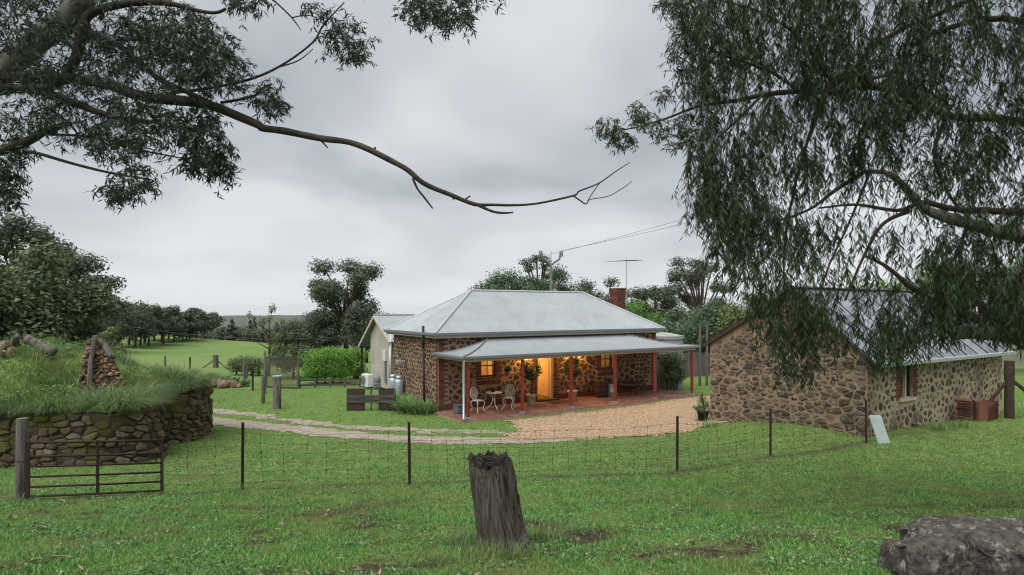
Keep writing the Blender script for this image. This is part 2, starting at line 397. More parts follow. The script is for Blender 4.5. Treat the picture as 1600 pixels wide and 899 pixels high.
# ------------------------------------------------------------ gravel drive and wheel tracks
def strip_mesh(name, poly_fn, x0, x1, y0, y1, st, lift, m):
    """terrain-following sheet over the cells where poly_fn(x, y) > 0"""
    gx = np.arange(x0, x1, st); gy = np.arange(y0, y1, st); X, Y = np.meshgrid(gx, gy)
    keep = poly_fn(X, Y); Z = ground(X, Y)+lift
    id_ = np.arange(X.size).reshape(X.shape)
    ok = (keep[:-1,:-1]>0)&(keep[:-1,1:]>0)&(keep[1:,1:]>0)&(keep[1:,:-1]>0)
    f = np.stack([id_[:-1,:-1], id_[:-1,1:], id_[1:,1:], id_[1:,:-1]], -1)[ok]
    used = np.unique(f); rm = np.full(X.size, -1); rm[used] = np.arange(len(used))
    V = np.stack([X, Y, Z], -1).reshape(-1, 3)[used]
    return tag(link(name, np_mesh_idx(name, V, rm[f]), m), kind='structure')
ANG = math.radians(32.3); CU, SU = math.cos(ANG), math.sin(ANG)
HO = (-2.91, 23.8, 0.0)
def h2w(u, v, z=0): return Vector((HO[0]+CU*u-SU*v, HO[1]+SU*u+CU*v, z))
def w2h(x, y): return ((x-HO[0])*CU+(y-HO[1])*SU, -(x-HO[0])*SU+(y-HO[1])*CU)
def poly_in(x, y, P):
    x = np.asarray(x, float); ins = np.zeros(x.shape, bool); d = np.full(x.shape, 1e9)
    for (ax, ay), (bx, by) in zip(P, P[1:]+P[:1]):
        c = ((ay > y) != (by > y)) & (x < (bx-ax)*(y-ay)/((by-ay) if by != ay else 1e-9)+ax); ins ^= c
        ux, uy = bx-ax, by-ay; t = np.clip(((x-ax)*ux+(y-ay)*uy)/(ux*ux+uy*uy), 0, 1)
        d = np.minimum(d, np.hypot(x-ax-t*ux, y-ay-t*uy))
    return np.where(ins, d, -d)
GRAVEL = [tuple(h2w(u, v)[:2]) for u, v in [(1.3,-3.15),(4,-2.95),(8,-2.85),(11.5,-2.9),(14,-2.9),(17,-2.0),(17,-4.5),(14.2,-5.1),(12.5,-5.6)]] + [(7.2,20.2),(5.4,18.9),(3.4,17.9),(1.6,17.4),(0.2,17.4),(-.2,18.2),(.2,19.2),(.1,20.0)]
def en(x, y): return .35*(vnoise(x*1.3, y*1.3+9)-.5)+.3*(vnoise(x*4.1+3, y*4.1)-.5)+.12*(vnoise(x*11, y*11)-.5)
def gravel_f(x, y): return poly_in(x, y, GRAVEL)+en(x, y)
def t1_f(x, y): return .70-seg_dist(x, y, TRACK1)+en(x, y)*.8
def t2_f(x, y): return .42-seg_dist(x, y, TRACK2)+en(x, y)*1.5
M['gravel'] = mat('gravel', (.29,.205,.12), (.38,.285,.175), 3, .95, 1, 30, c3=(.22,.15,.10), s3=30, t3=(.52,.6))
M['track'] = mat('track_dirt', (.23,.195,.155), (.34,.295,.25), 3, .95, .8, 30, c3=(.17,.14,.10), s3=5, t3=(.5,.65))
strip_mesh('gravel_drive', gravel_f, -2, 16, 15, 34, .07, .022, M['gravel'])
strip_mesh('wheel_track', lambda x, y: np.where(gravel_f(x, y) > .12, -1, t1_f(x, y)), -16, 4, 16, 27, .07, .012, M['track'])
strip_mesh('wheel_track', lambda x, y: np.where((gravel_f(x, y) > .12)|(t1_f(x, y) > 0), -1, t2_f(x, y)), -16, 2, 16, 27, .07, .010, M['track'])
# loose stones on the drive
rs = np.random.RandomState(3); n = 26000
gx = rs.uniform(-1, 13, n); gy = rs.uniform(16.5, 31, n); k = gravel_f(gx, gy) > -.12; gx, gy = gx[k], gy[k]; n = len(gx)
r_ = rs.uniform(.016, .04, n); th = rs.uniform(0, 6.28, n); c_ = np.stack([gx, gy, ground(gx, gy)+.024], -1)
tri = np.stack([c_+np.stack([r_*np.cos(th+q), r_*np.sin(th+q), np.zeros(n)], -1) for q in (0, 2.1, 4.2)], 1)
topv = c_+np.stack([np.zeros(n), np.zeros(n), r_*.8], -1)
V = np.stack([tri[:,0], tri[:,1], topv, tri[:,1], tri[:,2], topv, tri[:,2], tri[:,0], topv], 1).reshape(-1, 3, 3)
# weld each pebble so that it is one island
pv = np.concatenate([tri, topv[:,None]], 1).reshape(-1, 3); b4 = np.arange(n)[:,None]*4
pf = np.concatenate([b4+np.array([[0,1,3]]), b4+np.array([[1,2,3]]), b4+np.array([[2,0,3]])], 1).reshape(-1, 3)
M['pebble'] = mat('pebble', (.33,.23,.145), (.42,.31,.205), 3, .9, rnd=(.22,.145,.095), rndv=.45)
tag(link('gravel_stones', np_mesh_idx('gravel_stones', pv, pf, 3), M['pebble']), 'loose tan gravel stones on the drive before the veranda', 'gravel', kind='stuff')

# ------------------------------------------------------------ masonry
def clip_poly(P, a, b, c):
    o = []
    for i in range(len(P)):
        p, q = P[i], P[(i+1) % len(P)]; dp = a*p[0]+b*p[1]-c; dq = a*q[0]+b*q[1]-c
        if dp <= 0: o.append(p)
        if (dp < 0 < dq) or (dq < 0 < dp):
            t = dp/(dp-dq); o.append((p[0]+(q[0]-p[0])*t, p[1]+(q[1]-p[1])*t))
    return o
def cells(w, h, sx, sz, rng, drop=.15):
    sites = []; z = sz*.5; row = 0
    while z < h+sz*.4:
        x = rng.uniform(0, sx)*.6
        rh = sz*rng.uniform(.75, 1.25)
        while x < w+sx*.3:
            if rng.random() > drop: sites.append((x+rng.uniform(-.12,.12)*sx, z+rng.uniform(-.24,.24)*sz))
            x += sx*rng.uniform(.6, 1.45)
        z += rh
    ar = sx/sz*.75; out = []
    for i, (sx0, sz0) in enumerate(sites):
        P = [(max(0,sx0-1.6*sx), max(0,sz0-1.8*sz)), (min(w,sx0+1.6*sx), max(0,sz0-1.8*sz)), (min(w,sx0+1.6*sx), min(h,sz0+1.8*sz)), (max(0,sx0-1.6*sx), min(h,sz0+1.8*sz))]
        for j, (ox, oz) in enumerate(sites):
            if j == i or abs(ox-sx0) > 3.2*sx or abs(oz-sz0) > 3.4*sz: continue
            a_, b_ = ox-sx0, (oz-sz0)*ar*ar
            P = clip_poly(P, a_, b_, a_*(ox+sx0)/2+b_*(oz+sz0)/2)
            if len(P) < 3: break
        if len(P) >= 3: out.append(P)
    return out
def area(P): return abs(sum(P[i][0]*P[(i+1)%len(P)][1]-P[(i+1)%len(P)][0]*P[i][1] for i in range(len(P))))/2
def chaikin(P, k=.25):
    o = []
    for i in range(len(P)):
        p, q = P[i], P[(i+1)%len(P)]
        o += [(p[0]+(q[0]-p[0])*k, p[1]+(q[1]-p[1])*k), (p[0]+(q[0]-p[0])*(1-k), p[1]+(q[1]-p[1])*(1-k))]
    return o
def stone_geo(P, mp, dep, rng, shrink, base=-.03):
    cx = sum(p[0] for p in P)/len(P); cy = sum(p[1] for p in P)/len(P)
    P = [(cx+(x-cx)*shrink, cy+(y-cy)*shrink) for x, y in P]
    P = chaikin(P, rng.uniform(.10,.2)); 
    P = [(x+rng.uniform(-.011,.011), y+rng.uniform(-.011,.011)) for x, y in P]
    n = len(P); v = []; f = []
    tx, ty = rng.uniform(-.25,.25)*dep, rng.uniform(-.25,.25)*dep
    for sc, o in ((1, base), (1, dep*.55), (.74, dep)):
        for x, y in P:
            tilt = (tx*(x-cx)+ty*(y-cy))/.15 if o > 0 else 0
            v.append(mp(cx+(x-cx)*sc, cy+(y-cy)*sc, o+tilt*.5))
    v.append(mp(cx, cy, dep*1.08))
    for r in (0, 1):
        for i in range(n): f.append((r*n+i, r*n+(i+1)%n, (r+1)*n+(i+1)%n, (r+1)*n+i))
    for i in range(n): f.append((2*n+i, 2*n+(i+1)%n, 3*n))
    return v, f
def stonework(parent, polys, mp, m, seed, dep=(.02,.045), shrink=(.72,.9), keep=300, excl=(), min_a=.004, flip=False):
    rng = R(seed); P2 = []
    for P in polys:
        if area(P) < min_a: continue
        cx = sum(p[0] for p in P)/len(P); cy = sum(p[1] for p in P)/len(P)
        P = [(cx+(x-cx)*.96, cy+(y-cy)*.96) for x, y in P]
        bad = False
        for (a0, a1, b0, b1) in excl:
            if a0 < cx < a1 and b0 < cy < b1: bad = True; break
            if not any(a0 < x < a1 and b0 < y < b1 for x, y in P): continue
            g = max((a0-cx, 0), (cx-a1, 1), (b0-cy, 2), (cy-b1, 3))[1]
            P = clip_poly(P, *((1,0,a0-.02), (-1,0,-a1-.02), (0,1,b0-.02), (0,-1,-b1-.02))[g])
            if len(P) < 3 or area(P) < min_a: bad = True; break
        if not bad: P2.append(P)
    P2.sort(key=area, reverse=True); rest = MB(); cnt = 0
    for i, P in enumerate(P2):
        v, f = stone_geo(P, mp, rng.uniform(*dep), rng, rng.uniform(*shrink))
        if flip: f = [tuple(reversed(q)) for q in f]
        if i < keep: MB().add(v, f).build('stone', m, parent); cnt += 1
        else: rest.add(v, f)
    if rest.v: tag(rest.build('small_stones', m, parent), kind='stuff')
    return cnt
def bricks_rect(mb, mp, s0, s1, h0, h1, rng, proud=.014, alt=0, ch=.086, side=0, bl=.235):
    """courses of bricks; alt = extra width on odd courses, side -1 / +1 says which edge steps"""
    h = h0; k = 0
    while h+ch*.6 < h1:
        a0, a1 = s0, s1
        if alt and k % 2:
            if side <= 0: a0 -= alt
            if side >= 0: a1 += alt
        x = a0-(bl*.5 if k % 2 else 0)
        while x < a1-.02:
            b0, b1 = max(x, a0)+.006, min(x+bl, a1)-.006
            if b1-b0 > .03:
                o = proud+rng.uniform(-.004,.004); zt = min(h+ch-.011, h1)
                q = [mp(b0,h,-.02),mp(b1,h,-.02),mp(b1,zt,-.02),mp(b0,zt,-.02),mp(b0,h,o),mp(b1,h,o),mp(b1,zt,o),mp(b0,zt,o)]
                mb.add(q, [(4,5,6,7),(0,1,5,4),(1,2,6,5),(2,3,7,6),(3,0,4,7)])
            x += bl
        h += ch; k += 1

# ------------------------------------------------------------ farmhouse
house = empty('farmhouse', HO, ANG, 'long ironstone farmhouse with hipped corrugated iron roof and lit doorway', 'house')
HL, HD, HH = 12.0, 4.8, 3.0
DOOR = (4.75, 5.62, 0.02, 2.15); W1 = (1.94, 2.66, 1.14, 2.2); W2 = (8.40, 9.15, 1.14, 2.2)
fw = MB(); T = .36; xs_ = [0, W1[0], W1[1], DOOR[0], DOOR[1], W2[0], W2[1], HL]
for i in (0, 2, 4, 6): fw.box(xs_[i], xs_[i+1], 0, T, -.3, HH)
for w in (W1, W2): fw.box(w[0], w[1], 0, T, -.3, w[2]); fw.box(w[0], w[1], 0, T, w[3], HH)
fw.box(DOOR[0], DOOR[1], 0, T, DOOR[3], HH); fw.box(DOOR[0], DOOR[1], 0, T, -.3, DOOR[2]-.02)
front = fw.build('front_wall', M['mortar'], house)
fmap = lambda s, h, o: (s, -o, h)
emap = lambda s, h, o: (-o, HD-s, h)
Q = .40; BW = .30
ex = [(-1,Q,-1,9),(HL-Q,HL+1,-1,9),(-1,99,-1,.24)]
for w in (W1, W2, DOOR): ex.append((w[0]-BW, w[1]+BW, w[2]-.26 if w is not DOOR else -1, 9))
stonework(front, cells(HL, HH, .29, .19, R(11), .24), fmap, M['stone'], 1, (.015,.04), (.55,.86), 300, ex)
bk = MB(); rb = R(3)
bricks_rect(bk, fmap, .004, .28, .26, HH, rb, alt=.12, side=1); bricks_rect(bk, fmap, HL-.28, HL-.004, .26, HH, rb, alt=.12, side=-1)
for w in (W1, W2): 
    bricks_rect(bk, fmap, w[0]-.24, w[0], w[2]-.02, HH, rb, alt=.11, side=-1); bricks_rect(bk, fmap, w[1], w[1]+.24, w[2]-.02, HH, rb, alt=.11, side=1)
    bricks_rect(bk, fmap, w[0]-.24, w[1]+.24, w[2]-.25, w[2]-.05, rb); bricks_rect(bk, fmap, w[0]+.002, w[1]-.002, w[3]+.01, w[3]+.26, rb)
bricks_rect(bk, fmap, DOOR[0]-.27, DOOR[0], .26, HH, rb, alt=.11, side=-1); bricks_rect(bk, fmap, DOOR[1], DOOR[1]+.27, .26, HH, rb, alt=.11, side=1)
for a0, a1 in ((.004, DOOR[0]), (DOOR[1], HL-.004)): bricks_rect(bk, fmap, a0, a1, 0.0, .25, rb, proud=.03)
tag(bk.build('quoin_bricks', M['brick'], front), kind='stuff')
ew = MB().box(0, T, T+.001, HD, -.3, HH-.001).build('end_wall', M['mortar'], house)
stonework(ew, cells(HD, HH, .215, .165, R(5), .1), emap, M['stone'], 2, (.012,.03), (.55,.82), 0, [(HD-.3,9,-1,9)], .003)
bk = MB(); bricks_rect(bk, emap, HD-.22, HD-.015, -.2, HH, rb, alt=.12, side=-1)
tag(bk.build('quoin_bricks', M['brick'], ew), kind='stuff')
MB().box(HL-T, HL, T+.001, HD, -.3, HH-.001).build('end_wall', M['mortar'], house)
MB().box(T+.001, HL-T-.001, HD-T, HD-.001, -.3, HH-.001).build('back_wall', M['mortar'], house)
MB().box(T+.001, HL-T-.001, T+.001, HD-T-.001, -.2, .01).build('inside_floor', mat('floorboards', (.16,.09,.05), (.22,.13,.07), 4, .5), house)
MB().box(T+.001, HL-T-.001, 2.6, 2.7, .012, 2.6).build('inside_wall', M['inside'], house)
MB().box(T+.001, HL-T-.001, T+.001, HD-T-.001, 2.62, 2.7).build('inside_ceiling', M['inside'], house)
MB().box(5.9, 6.0, T+.002, 2.59, .012, 2.6).build('inside_partition', M['inside'], house)
MB().box(3.4, 3.5, T+.002, 2.59, .012, 2.6).build('inside_partition', M['inside'], house)
for u, pw in ((2.0, 20), (4.7, 28), (8.8, 20)):
    p = empty('pendant_lamp', h2w(u, 1.6, 2.0), 0, 'glowing pendant lamp hanging inside the ' + {2.0: 'room behind the left window', 4.7: 'lit hall behind the open door', 8.8: 'room behind the right window'}[u], 'lamp')
    MB().lathe([(.02,.0),(.06,.03),(.06,.09),(.03,.12)], 10).build('bulb', emis('bulb', (1,.62,.25), 6), p, True)
    MB().tube([(0,0,.121),(0,0,.61)], .006, 5).build('flex', M['black'], p)
    ll = bpy.data.lights.new('lamp_light', 'POINT'); ll.energy = pw; ll.color = (1,.53,.17); ll.shadow_soft_size = .08
    lo = bpy.data.objects.new('lamp_light', ll); col.objects.link(lo); lo.parent = p; lo.location = (0,0,-.12)
# windows
glass = bpy.data.materials.new('window_glass'); glass.use_nodes = True
g_ = glass.node_tree.nodes; gl = glass.node_tree.links; tb = g_.new('ShaderNodeBsdfTransparent'); gs = g_.new('ShaderNodeBsdfGlossy'); gs.inputs['Roughness'].default_value = .03
mx = g_.new('ShaderNodeMixShader'); mx.inputs[0].default_value = .1; gl.new(tb.outputs[0], mx.inputs[1]); gl.new(gs.outputs[0], mx.inputs[2]); gl.new(mx.outputs[0], g_['Material Output'].inputs[0])
for w in (W1, W2):
    wi = MB(); x0, x1, z0, z1 = w; y = .10
    wi.box(x0+.001, x0+.06, y, y+.1, z0+.05, z1); wi.box(x1-.06, x1-.001, y, y+.1, z0+.05, z1); wi.box(x0+.06, x1-.06, y+.001, y+.099, z0+.05, z0+.12); wi.box(x0+.06, x1-.06, y+.001, y+.099, z1-.06, z1-.001)
    wo = wi.build('window', M['sash'], house)
    mbx = MB(); c = (x0+x1)/2; mbx.box(c-.016, c+.016, y+.03, y+.06, z0+.121, z1-.061); 
    mbx.box(x0+.061, x1-.061, y+.02, y+.07, (z0+z1)/2-.03, (z0+z1)/2+.01); mbx.build('glazing_bar', M['sash'], wo)
    for k, (a0, a1) in enumerate(((x0+.061, c-.017), (c+.017, x1-.061))):
        for b0, b1 in ((z0+.121, (z0+z1)/2-.031), ((z0+z1)/2+.011, z1-.062)): MB().box(a0, a1, y+.042, y+.047, b0, b1).build('pane', glass, wo)
    MB().box(x0-.06, x1+.06, -.06, .09, z0-.03, z0+.045).build('sill', M['brick'], wo)
# door leaf standing open, frame, step
do = MB().box(DOOR[0]+.001, DOOR[0]+.07, .06, .18, .0, DOOR[3]).box(DOOR[1]-.07, DOOR[1]-.001, .06, .18, .0, DOOR[3]).box(DOOR[0]+.07, DOOR[1]-.07, .061, .179, DOOR[3]-.07, DOOR[3]-.001).build('door_frame', M['cream'], house)
dl = MB().box(DOOR[0]-.03, DOOR[0]+.02, .40, 1.18, .03, 2.05).build('door', M['cream'], house)
MB().tube([(DOOR[0]+.02,1.08,1.0),(DOOR[0]+.07,1.08,1.0)], .025, 8).build('handle', M['galv'], dl)
MB().box(DOOR[0]-.12, DOOR[1]+.12, -.30, -.04, .005, .075).build('door_step', M['darkwood'], house, bevel=.01)

def corr(x): return .0125*math.sin(2*math.pi*x/.076)
def corr_slope(name, s0, s1, fn, mat_, parent, rows=1, step=.0127, amp=1.0):
    """fn(s, t, c) -> point; columns of corrugation c at eave position s from t=0 (eave) to t=1 (top)"""
    n = int((s1-s0)/step); v = []; f = []
    for i in range(n+1):
        s = s0+(s1-s0)*i/n
        for j in range(rows+1): v.append(fn(s, j/rows, corr(s)*amp))
    k = rows+1
    for i in range(n):
        for j in range(rows): f.append((i*k+j, (i+1)*k+j, (i+1)*k+j+1, i*k+j+1))
    mb = MB(); mb.v = v; mb.f = f
    return mb.build(name, mat_, parent, True)
OV = .30; RZ = 4.86; EZ = HH+.06; RU0, RU1 = 2.75, 9.25; RV = HD/2
ex0, ex1, ey0, ey1 = -OV, HL+OV, -OV, HD+OV
def front_fn(flip):
    def fn(s, t, c):
        tm = 1.0
        if s < RU0: tm = (s-ex0)/(RU0-ex0)
        elif s > RU1: tm = (ex1-s)/(ex1-RU1)
        t *= tm; y = ey0+(RV-ey0)*t if not flip else ey1+(RV-ey1)*t
        return (s, y, EZ+(RZ-EZ)*t+c)
    return fn
def end_fn(flip):
    def fn(s, t, c):
        tm = (s-ey0)/(RV-ey0) if s < RV else (ey1-s)/(ey1-RV)
        t *= tm; x = ex0+(RU0-ex0)*t if not flip else ex1+(RU1-ex1)*t
        return (x, s, EZ+(RZ-EZ)*t+c)
    return fn
roof = corr_slope('roof', ex0, ex1, front_fn(False), M['roof'], house)
corr_slope('roof_slope', ex0, ex1, front_fn(True), M['roof'], roof); corr_slope('roof_slope', ey0, ey1, end_fn(False), M['roof'], roof); corr_slope('roof_slope', ey0, ey1, end_fn(True), M['roof'], roof)
for p, q in (((RU0,RV,RZ),(RU1,RV,RZ)), ((ex0,ey0,EZ),(RU0,RV,RZ)), ((ex1,ey0,EZ),(RU1,RV,RZ)), ((ex0,ey1,EZ),(RU0,RV,RZ)), ((ex1,ey1,EZ),(RU1,RV,RZ))):
    d = Vector(q)-Vector(p); p2 = Vector(p)+Vector((0,0,.012)); q2 = Vector(q)+Vector((0,0,.012))
    MB().tube([p2, q2], .05, 8).build('ridge_cap', M['roof_cap'], roof)
def ring(name, x0, x1, y0, y1, z0, z1, th, mat_, parent, back=True):
    m_ = MB(); m_.box(x0, x1, y0, y0+th, z0, z1)
    if back: m_.box(x0, x1, y1-th, y1, z0, z1)
    m_.box(x0, x0+th, y0+th+.001, y1-(th+.001 if back else 0), z0, z1); m_.box(x1-th, x1, y0+th+.001, y1-(th+.001 if back else 0), z0, z1)
    return m_.build(name, mat_, parent, bevel=.012)
ring('gutter', ex0-.07, ex1+.07, ey0-.07, ey1+.07, EZ-.085, EZ+.03, .10, M['gutter'], house)
ring('fascia', ex0+.032, ex1-.032, ey0+.032, ey1-.032, HH-.13, EZ-.004, .03, M['cream'], house)
MB().box(ex0+.063, ex1-.063, ey0+.063, ey1-.063, HH+.003, HH+.018).build('soffit', M['cream'], house)
ch = empty('chimney', h2w(11.75, 2.55, 2.9), ANG, 'red brick chimney with corbelled top on the farmhouse roof', 'chimney')
cb = MB().box(-.28, .28, -.28, .28, 0, 2.2).build('stack', M['mortar'], ch)
bm = MB()
for k_, mp in enumerate((lambda s, h, o: (s, -.28-o, h), lambda s, h, o: (s, .28+o, h), lambda s, h, o: (-.28-o, s, h), lambda s, h, o: (.28+o, s, h))):
    bricks_rect(bm, mp, -.285, .285, .3, 1.95, rb, .02); bricks_rect(bm, mp, -.31, .31, 1.95, 2.2, rb, .045)
tag(bm.build('bricks', M['brick'], cb), kind='stuff')
MB().box(-.33,.33,-.33,.33,2.201,2.24).build('cap', M['brick'], ch)
MB().tube([(.34,-.1,.6),(.34,-.1,2.1)], .03, 6).build('flue_pipe', M['galv'], ch)
an = empty('tv_antenna', h2w(12.2, 2.35, 4.2), ANG, 'old television antenna on a tall mast beside the brick chimney', 'antenna')
MB().tube([(0,0,0),(0,0,2.55)], .022, 6).build('mast', M['galv'], an)
MB().bar((0,0,.55),(-.16,0,.55), .04, .03).bar((0,0,.25),(-.16,0,.25), .04, .03).build('bracket', M['galv'], an)
boom = MB().tube([(-.95,-.25,2.36),(1.15,.3,2.50)], .02, 5).build('boom', M['iron'], an)
for i in range(9):
    t = i/8; c = Vector((-.95,-.25,2.36)).lerp(Vector((1.15,.3,2.5)), t); L = .85-.5*t
    MB().tube([c+Vector((-.25*L,L,0)), c-Vector((-.25*L,L,0))], .008, 4).build('element', M['galv'], boom)

# ------------------------------------------------------------ veranda
ver = empty('veranda', HO, ANG, 'open veranda with concave iron roof and red posts along the farmhouse', 'veranda')
VW = 2.5; vz0, vd = 2.86, .56
def vprof(w): return vz0-vd*(1-(1-w/VW)**1.75)
def vfront(s, t, c):
    lim = VW
    m_ = 0.0
    if s < VW-.2: m_ = max(0, 1-(s+.2)/VW)
    elif s > HL-VW+.2: m_ = max(0, 1-(HL+.2-s)/VW)
    w = VW*(1-t*(1-m_)); return (s, -w, vprof(w)+c)
def vend(sgn):
    def fn(s, t, c):              # s = distance out from the wall
        lim = s; w = VW-(VW-s)*t if False else s+(VW-s)*(1-t)
        x = (-.2+VW-w) if sgn < 0 else (HL+.2-VW+w); return (x, -s, vprof(w)+c)
    return fn
vr = corr_slope('veranda_roof', -.2, HL+.2, vfront, M['roof'], ver, rows=8, amp=.9)
corr_slope('roof_end', .0, VW, vend(-1), M['roof'], vr, rows=8, amp=.9); corr_slope('roof_end', .0, VW, vend(1), M['roof'], vr, rows=8, amp=.9)
for sg in (-1, 1):
    pts = [((-.2+VW-w) if sg < 0 else (HL+.2-VW+w), -w, vprof(w)+.02) for w in np.linspace(.02, VW, 10)]
    MB().tube(pts, .03, 6).build('hip_cap', M['gutter'], vr)
gz0 = vprof(VW)
gu = MB(); gu.box(-.29, HL+.29, -VW-.09, -VW+.01, gz0-.09, gz0+.012); gu.box(-.29, -.19, -VW+.011, -.03, gz0-.09, gz0+.012); gu.box(HL+.19, HL+.29, -VW+.011, -.03, gz0-.09, gz0+.012)
gu.build('gutter', M['gutter'], ver, bevel=.012)
bmn = MB(); bmn.box(-.10, HL+.10, -VW+.06, -VW+.18, gz0-.20, gz0-.035); bmn.box(-.10, .02, -VW+.181, -.04, gz0-.20, gz0-.035); bmn.box(HL-.02, HL+.10, -VW+.181, -.04, gz0-.20, gz0-.035)
bmn.build('beam', M['cream'], ver)
for i in range(8):
    rq = MB(); ww = np.linspace(.05, VW-.2, 7); xr = 2.6+i*.98
    for w0, w1 in zip(ww[:-1], ww[1:]): rq.bar((xr, -w0, vprof(w0)-.06), (xr, -w1-.004, vprof(w1)-.06), .05, .06)
    rq.build('rafter', M['cream'], ver)
PU = [0.05+2.36*i for i in range(6)]; PU[-1] = 11.9
for u in PU:
    MB().box(u-.055, u+.055, -VW+.065, -VW+.175, .105, gz0-.201).build('post', M['redpaint'], ver, bevel=.012)
    MB().box(u-.075, u+.075, -VW+.045, -VW+.195, .052, .104).box(u-.03, u+.03, -VW+.09, -VW+.15, 0, .051).box(u-.09, u+.09, -VW+.03, -VW+.21, .001, .018).build('post_shoe', M['galv'], ver)
MB().tube([(-.17,-VW-.02,gz0-.09),(-.17,-VW+.02,gz0-.2),(-.16,-VW+.06,gz0-.35),(-.16,-VW+.06,.12),(-.2,-VW-.04,.03)], .048, 8).build('downpipe', M['galv'], ver, True)
fl = MB().box(-.25, HL+.3, -VW-.08, -.003, -.35, -.022).build('floor', M['mortar'], ver)
bp = MB(); rp = R(8); y = -VW-.07; k = 0
while y < -.05:
    x = -.24-(.12 if k % 2 else 0)
    while x < HL+.28:
        a0, a1 = max(x,-.24)+.004, min(x+.235, HL+.29)-.004
        if a1-a0 > .03:
            z = rp.uniform(-.006,.002); bp.add([(a0,y,-.03),(a1,y,-.03),(a1,y+.107,-.03),(a0,y+.107,-.03),(a0,y,z),(a1,y,z),(a1,y+.107,z),(a0,y+.107,z)], [(4,5,6,7),(0,1,5,4),(1,2,6,5),(2,3,7,6),(3,0,4,7)])
        x += .235
    y += .114; k += 1
tag(bp.build('floor_bricks', M['paver'], fl), kind='stuff')
for u, wd in ((4.05, 'left'), (6.75, 'right')):
    p = empty('wall_lamp', h2w(u, -.02, 2.12), ANG, f'glowing lamp under the veranda roof {wd} of the open door', 'lamp')
    MB().box(-.05,.05,-.03,-.002,-.05,.08).build('bracket', M['iron'], p)
    MB().lathe([(.02,-.09),(.05,-.06),(.055,.03),(.02,.06)], 10, (0,-.11,0)).build('globe', emis('globe', (1,.66,.3), 7), p, True)
    MB().tube([(0,-.03,.06),(0,-.11,.08),(0,-.11,.061)], .01, 5).build('arm', M['iron'], p)
    ll = bpy.data.lights.new('lamp_light', 'POINT'); ll.energy = 36; ll.color = (1,.50,.15); ll.shadow_soft_size = .06
    lo = bpy.data.objects.new('lamp_light', ll); col.objects.link(lo); lo.parent = p; lo.location = (0,-.26,.0)

# ------------------------------------------------------------ veranda furniture
def garden_chair(loc, rz, label):
    c = empty('garden_chair', loc, rz, label, 'chair', 'white cast iron chairs on the veranda')
    MB().lathe([(.16,.42),(.205,.425),(.21,.445),(.17,.455),(.0001,.448)], 18).build('seat', M['white_iron'], c, True)
    for sx, sy in ((-1,-1),(1,-1),(-1,1),(1,1)):
        pts = smooth_path([(.13*sx,.13*sy,.44),(.20*sx,.19*sy,.34),(.15*sx,.15*sy,.16),(.19*sx,.2*sy,.03),(.235*sx,.24*sy,.012)], 4)
        MB().tube(pts, [.022,.022,.022,.022]+[.017]*(len(pts)-4), 6).build('leg', M['white_iron'], c, True)
    b = MB(); 
    def bk_(a, r, rx=.19, rz_=.235, cz=.70): return (rx*r*math.cos(a), .19+.10*(cz+rz_*r*math.sin(a)-.45), cz+rz_*r*math.sin(a))
    b.tube([bk_(2*math.pi*i/28, 1) for i in range(29)], .017, 6, False); b.tube([bk_(2*math.pi*i/24, .62) for i in range(25)], .012, 5, False)
    b.tube([bk_(2*math.pi*i/16, .3) for i in range(17)], .012, 5, False)
    for i in range(14): b.tube([bk_(2*math.pi*i/14, .3), bk_(2*math.pi*(i+.35)/14, .62), bk_(2*math.pi*i/14, 1)], .010, 4)
    b.tube([(-.09,.17,.45),(-.08,.195,.52)], .014, 5); b.tube([(.09,.17,.45),(.08,.195,.52)], .014, 5)
    b.build('backrest', M['white_iron'], c, True)
garden_chair(h2w(1.22, -1.0), math.radians(48), 'white cast iron chair nearest the corner post, turned to the table')
garden_chair(h2w(2.66, -.98), math.radians(-12), 'white cast iron chair with its round back to the stone wall')
tb_ = empty('garden_table', h2w(2.0, -.92), ANG, 'small round white table between two cast iron chairs', 'table')
MB().lathe([(.30,.66),(.33,.665),(.335,.685),(.32,.70),(.0001,.698)], 24).build('table_top', M['white_iron'], tb_, True)
for i in range(3):
    t = 2*math.pi*i/3+.5; cx, sx = math.cos(t), math.sin(t)
    pts = smooth_path([(.12*cx,.12*sx,.66),(.05*cx,.05*sx,.45),(.10*cx,.10*sx,.22),(.27*cx,.27*sx,.05),(.31*cx,.31*sx,.012)], 4)
    MB().tube(pts, .017, 6).build('leg', M['white_iron'], tb_, True)
MB().tube([(.07*math.cos(i*math.pi/6),.07*math.sin(i*math.pi/6),.38) for i in range(13)], .01, 5, False).build('leg_ring', M['white_iron'], tb_, True)

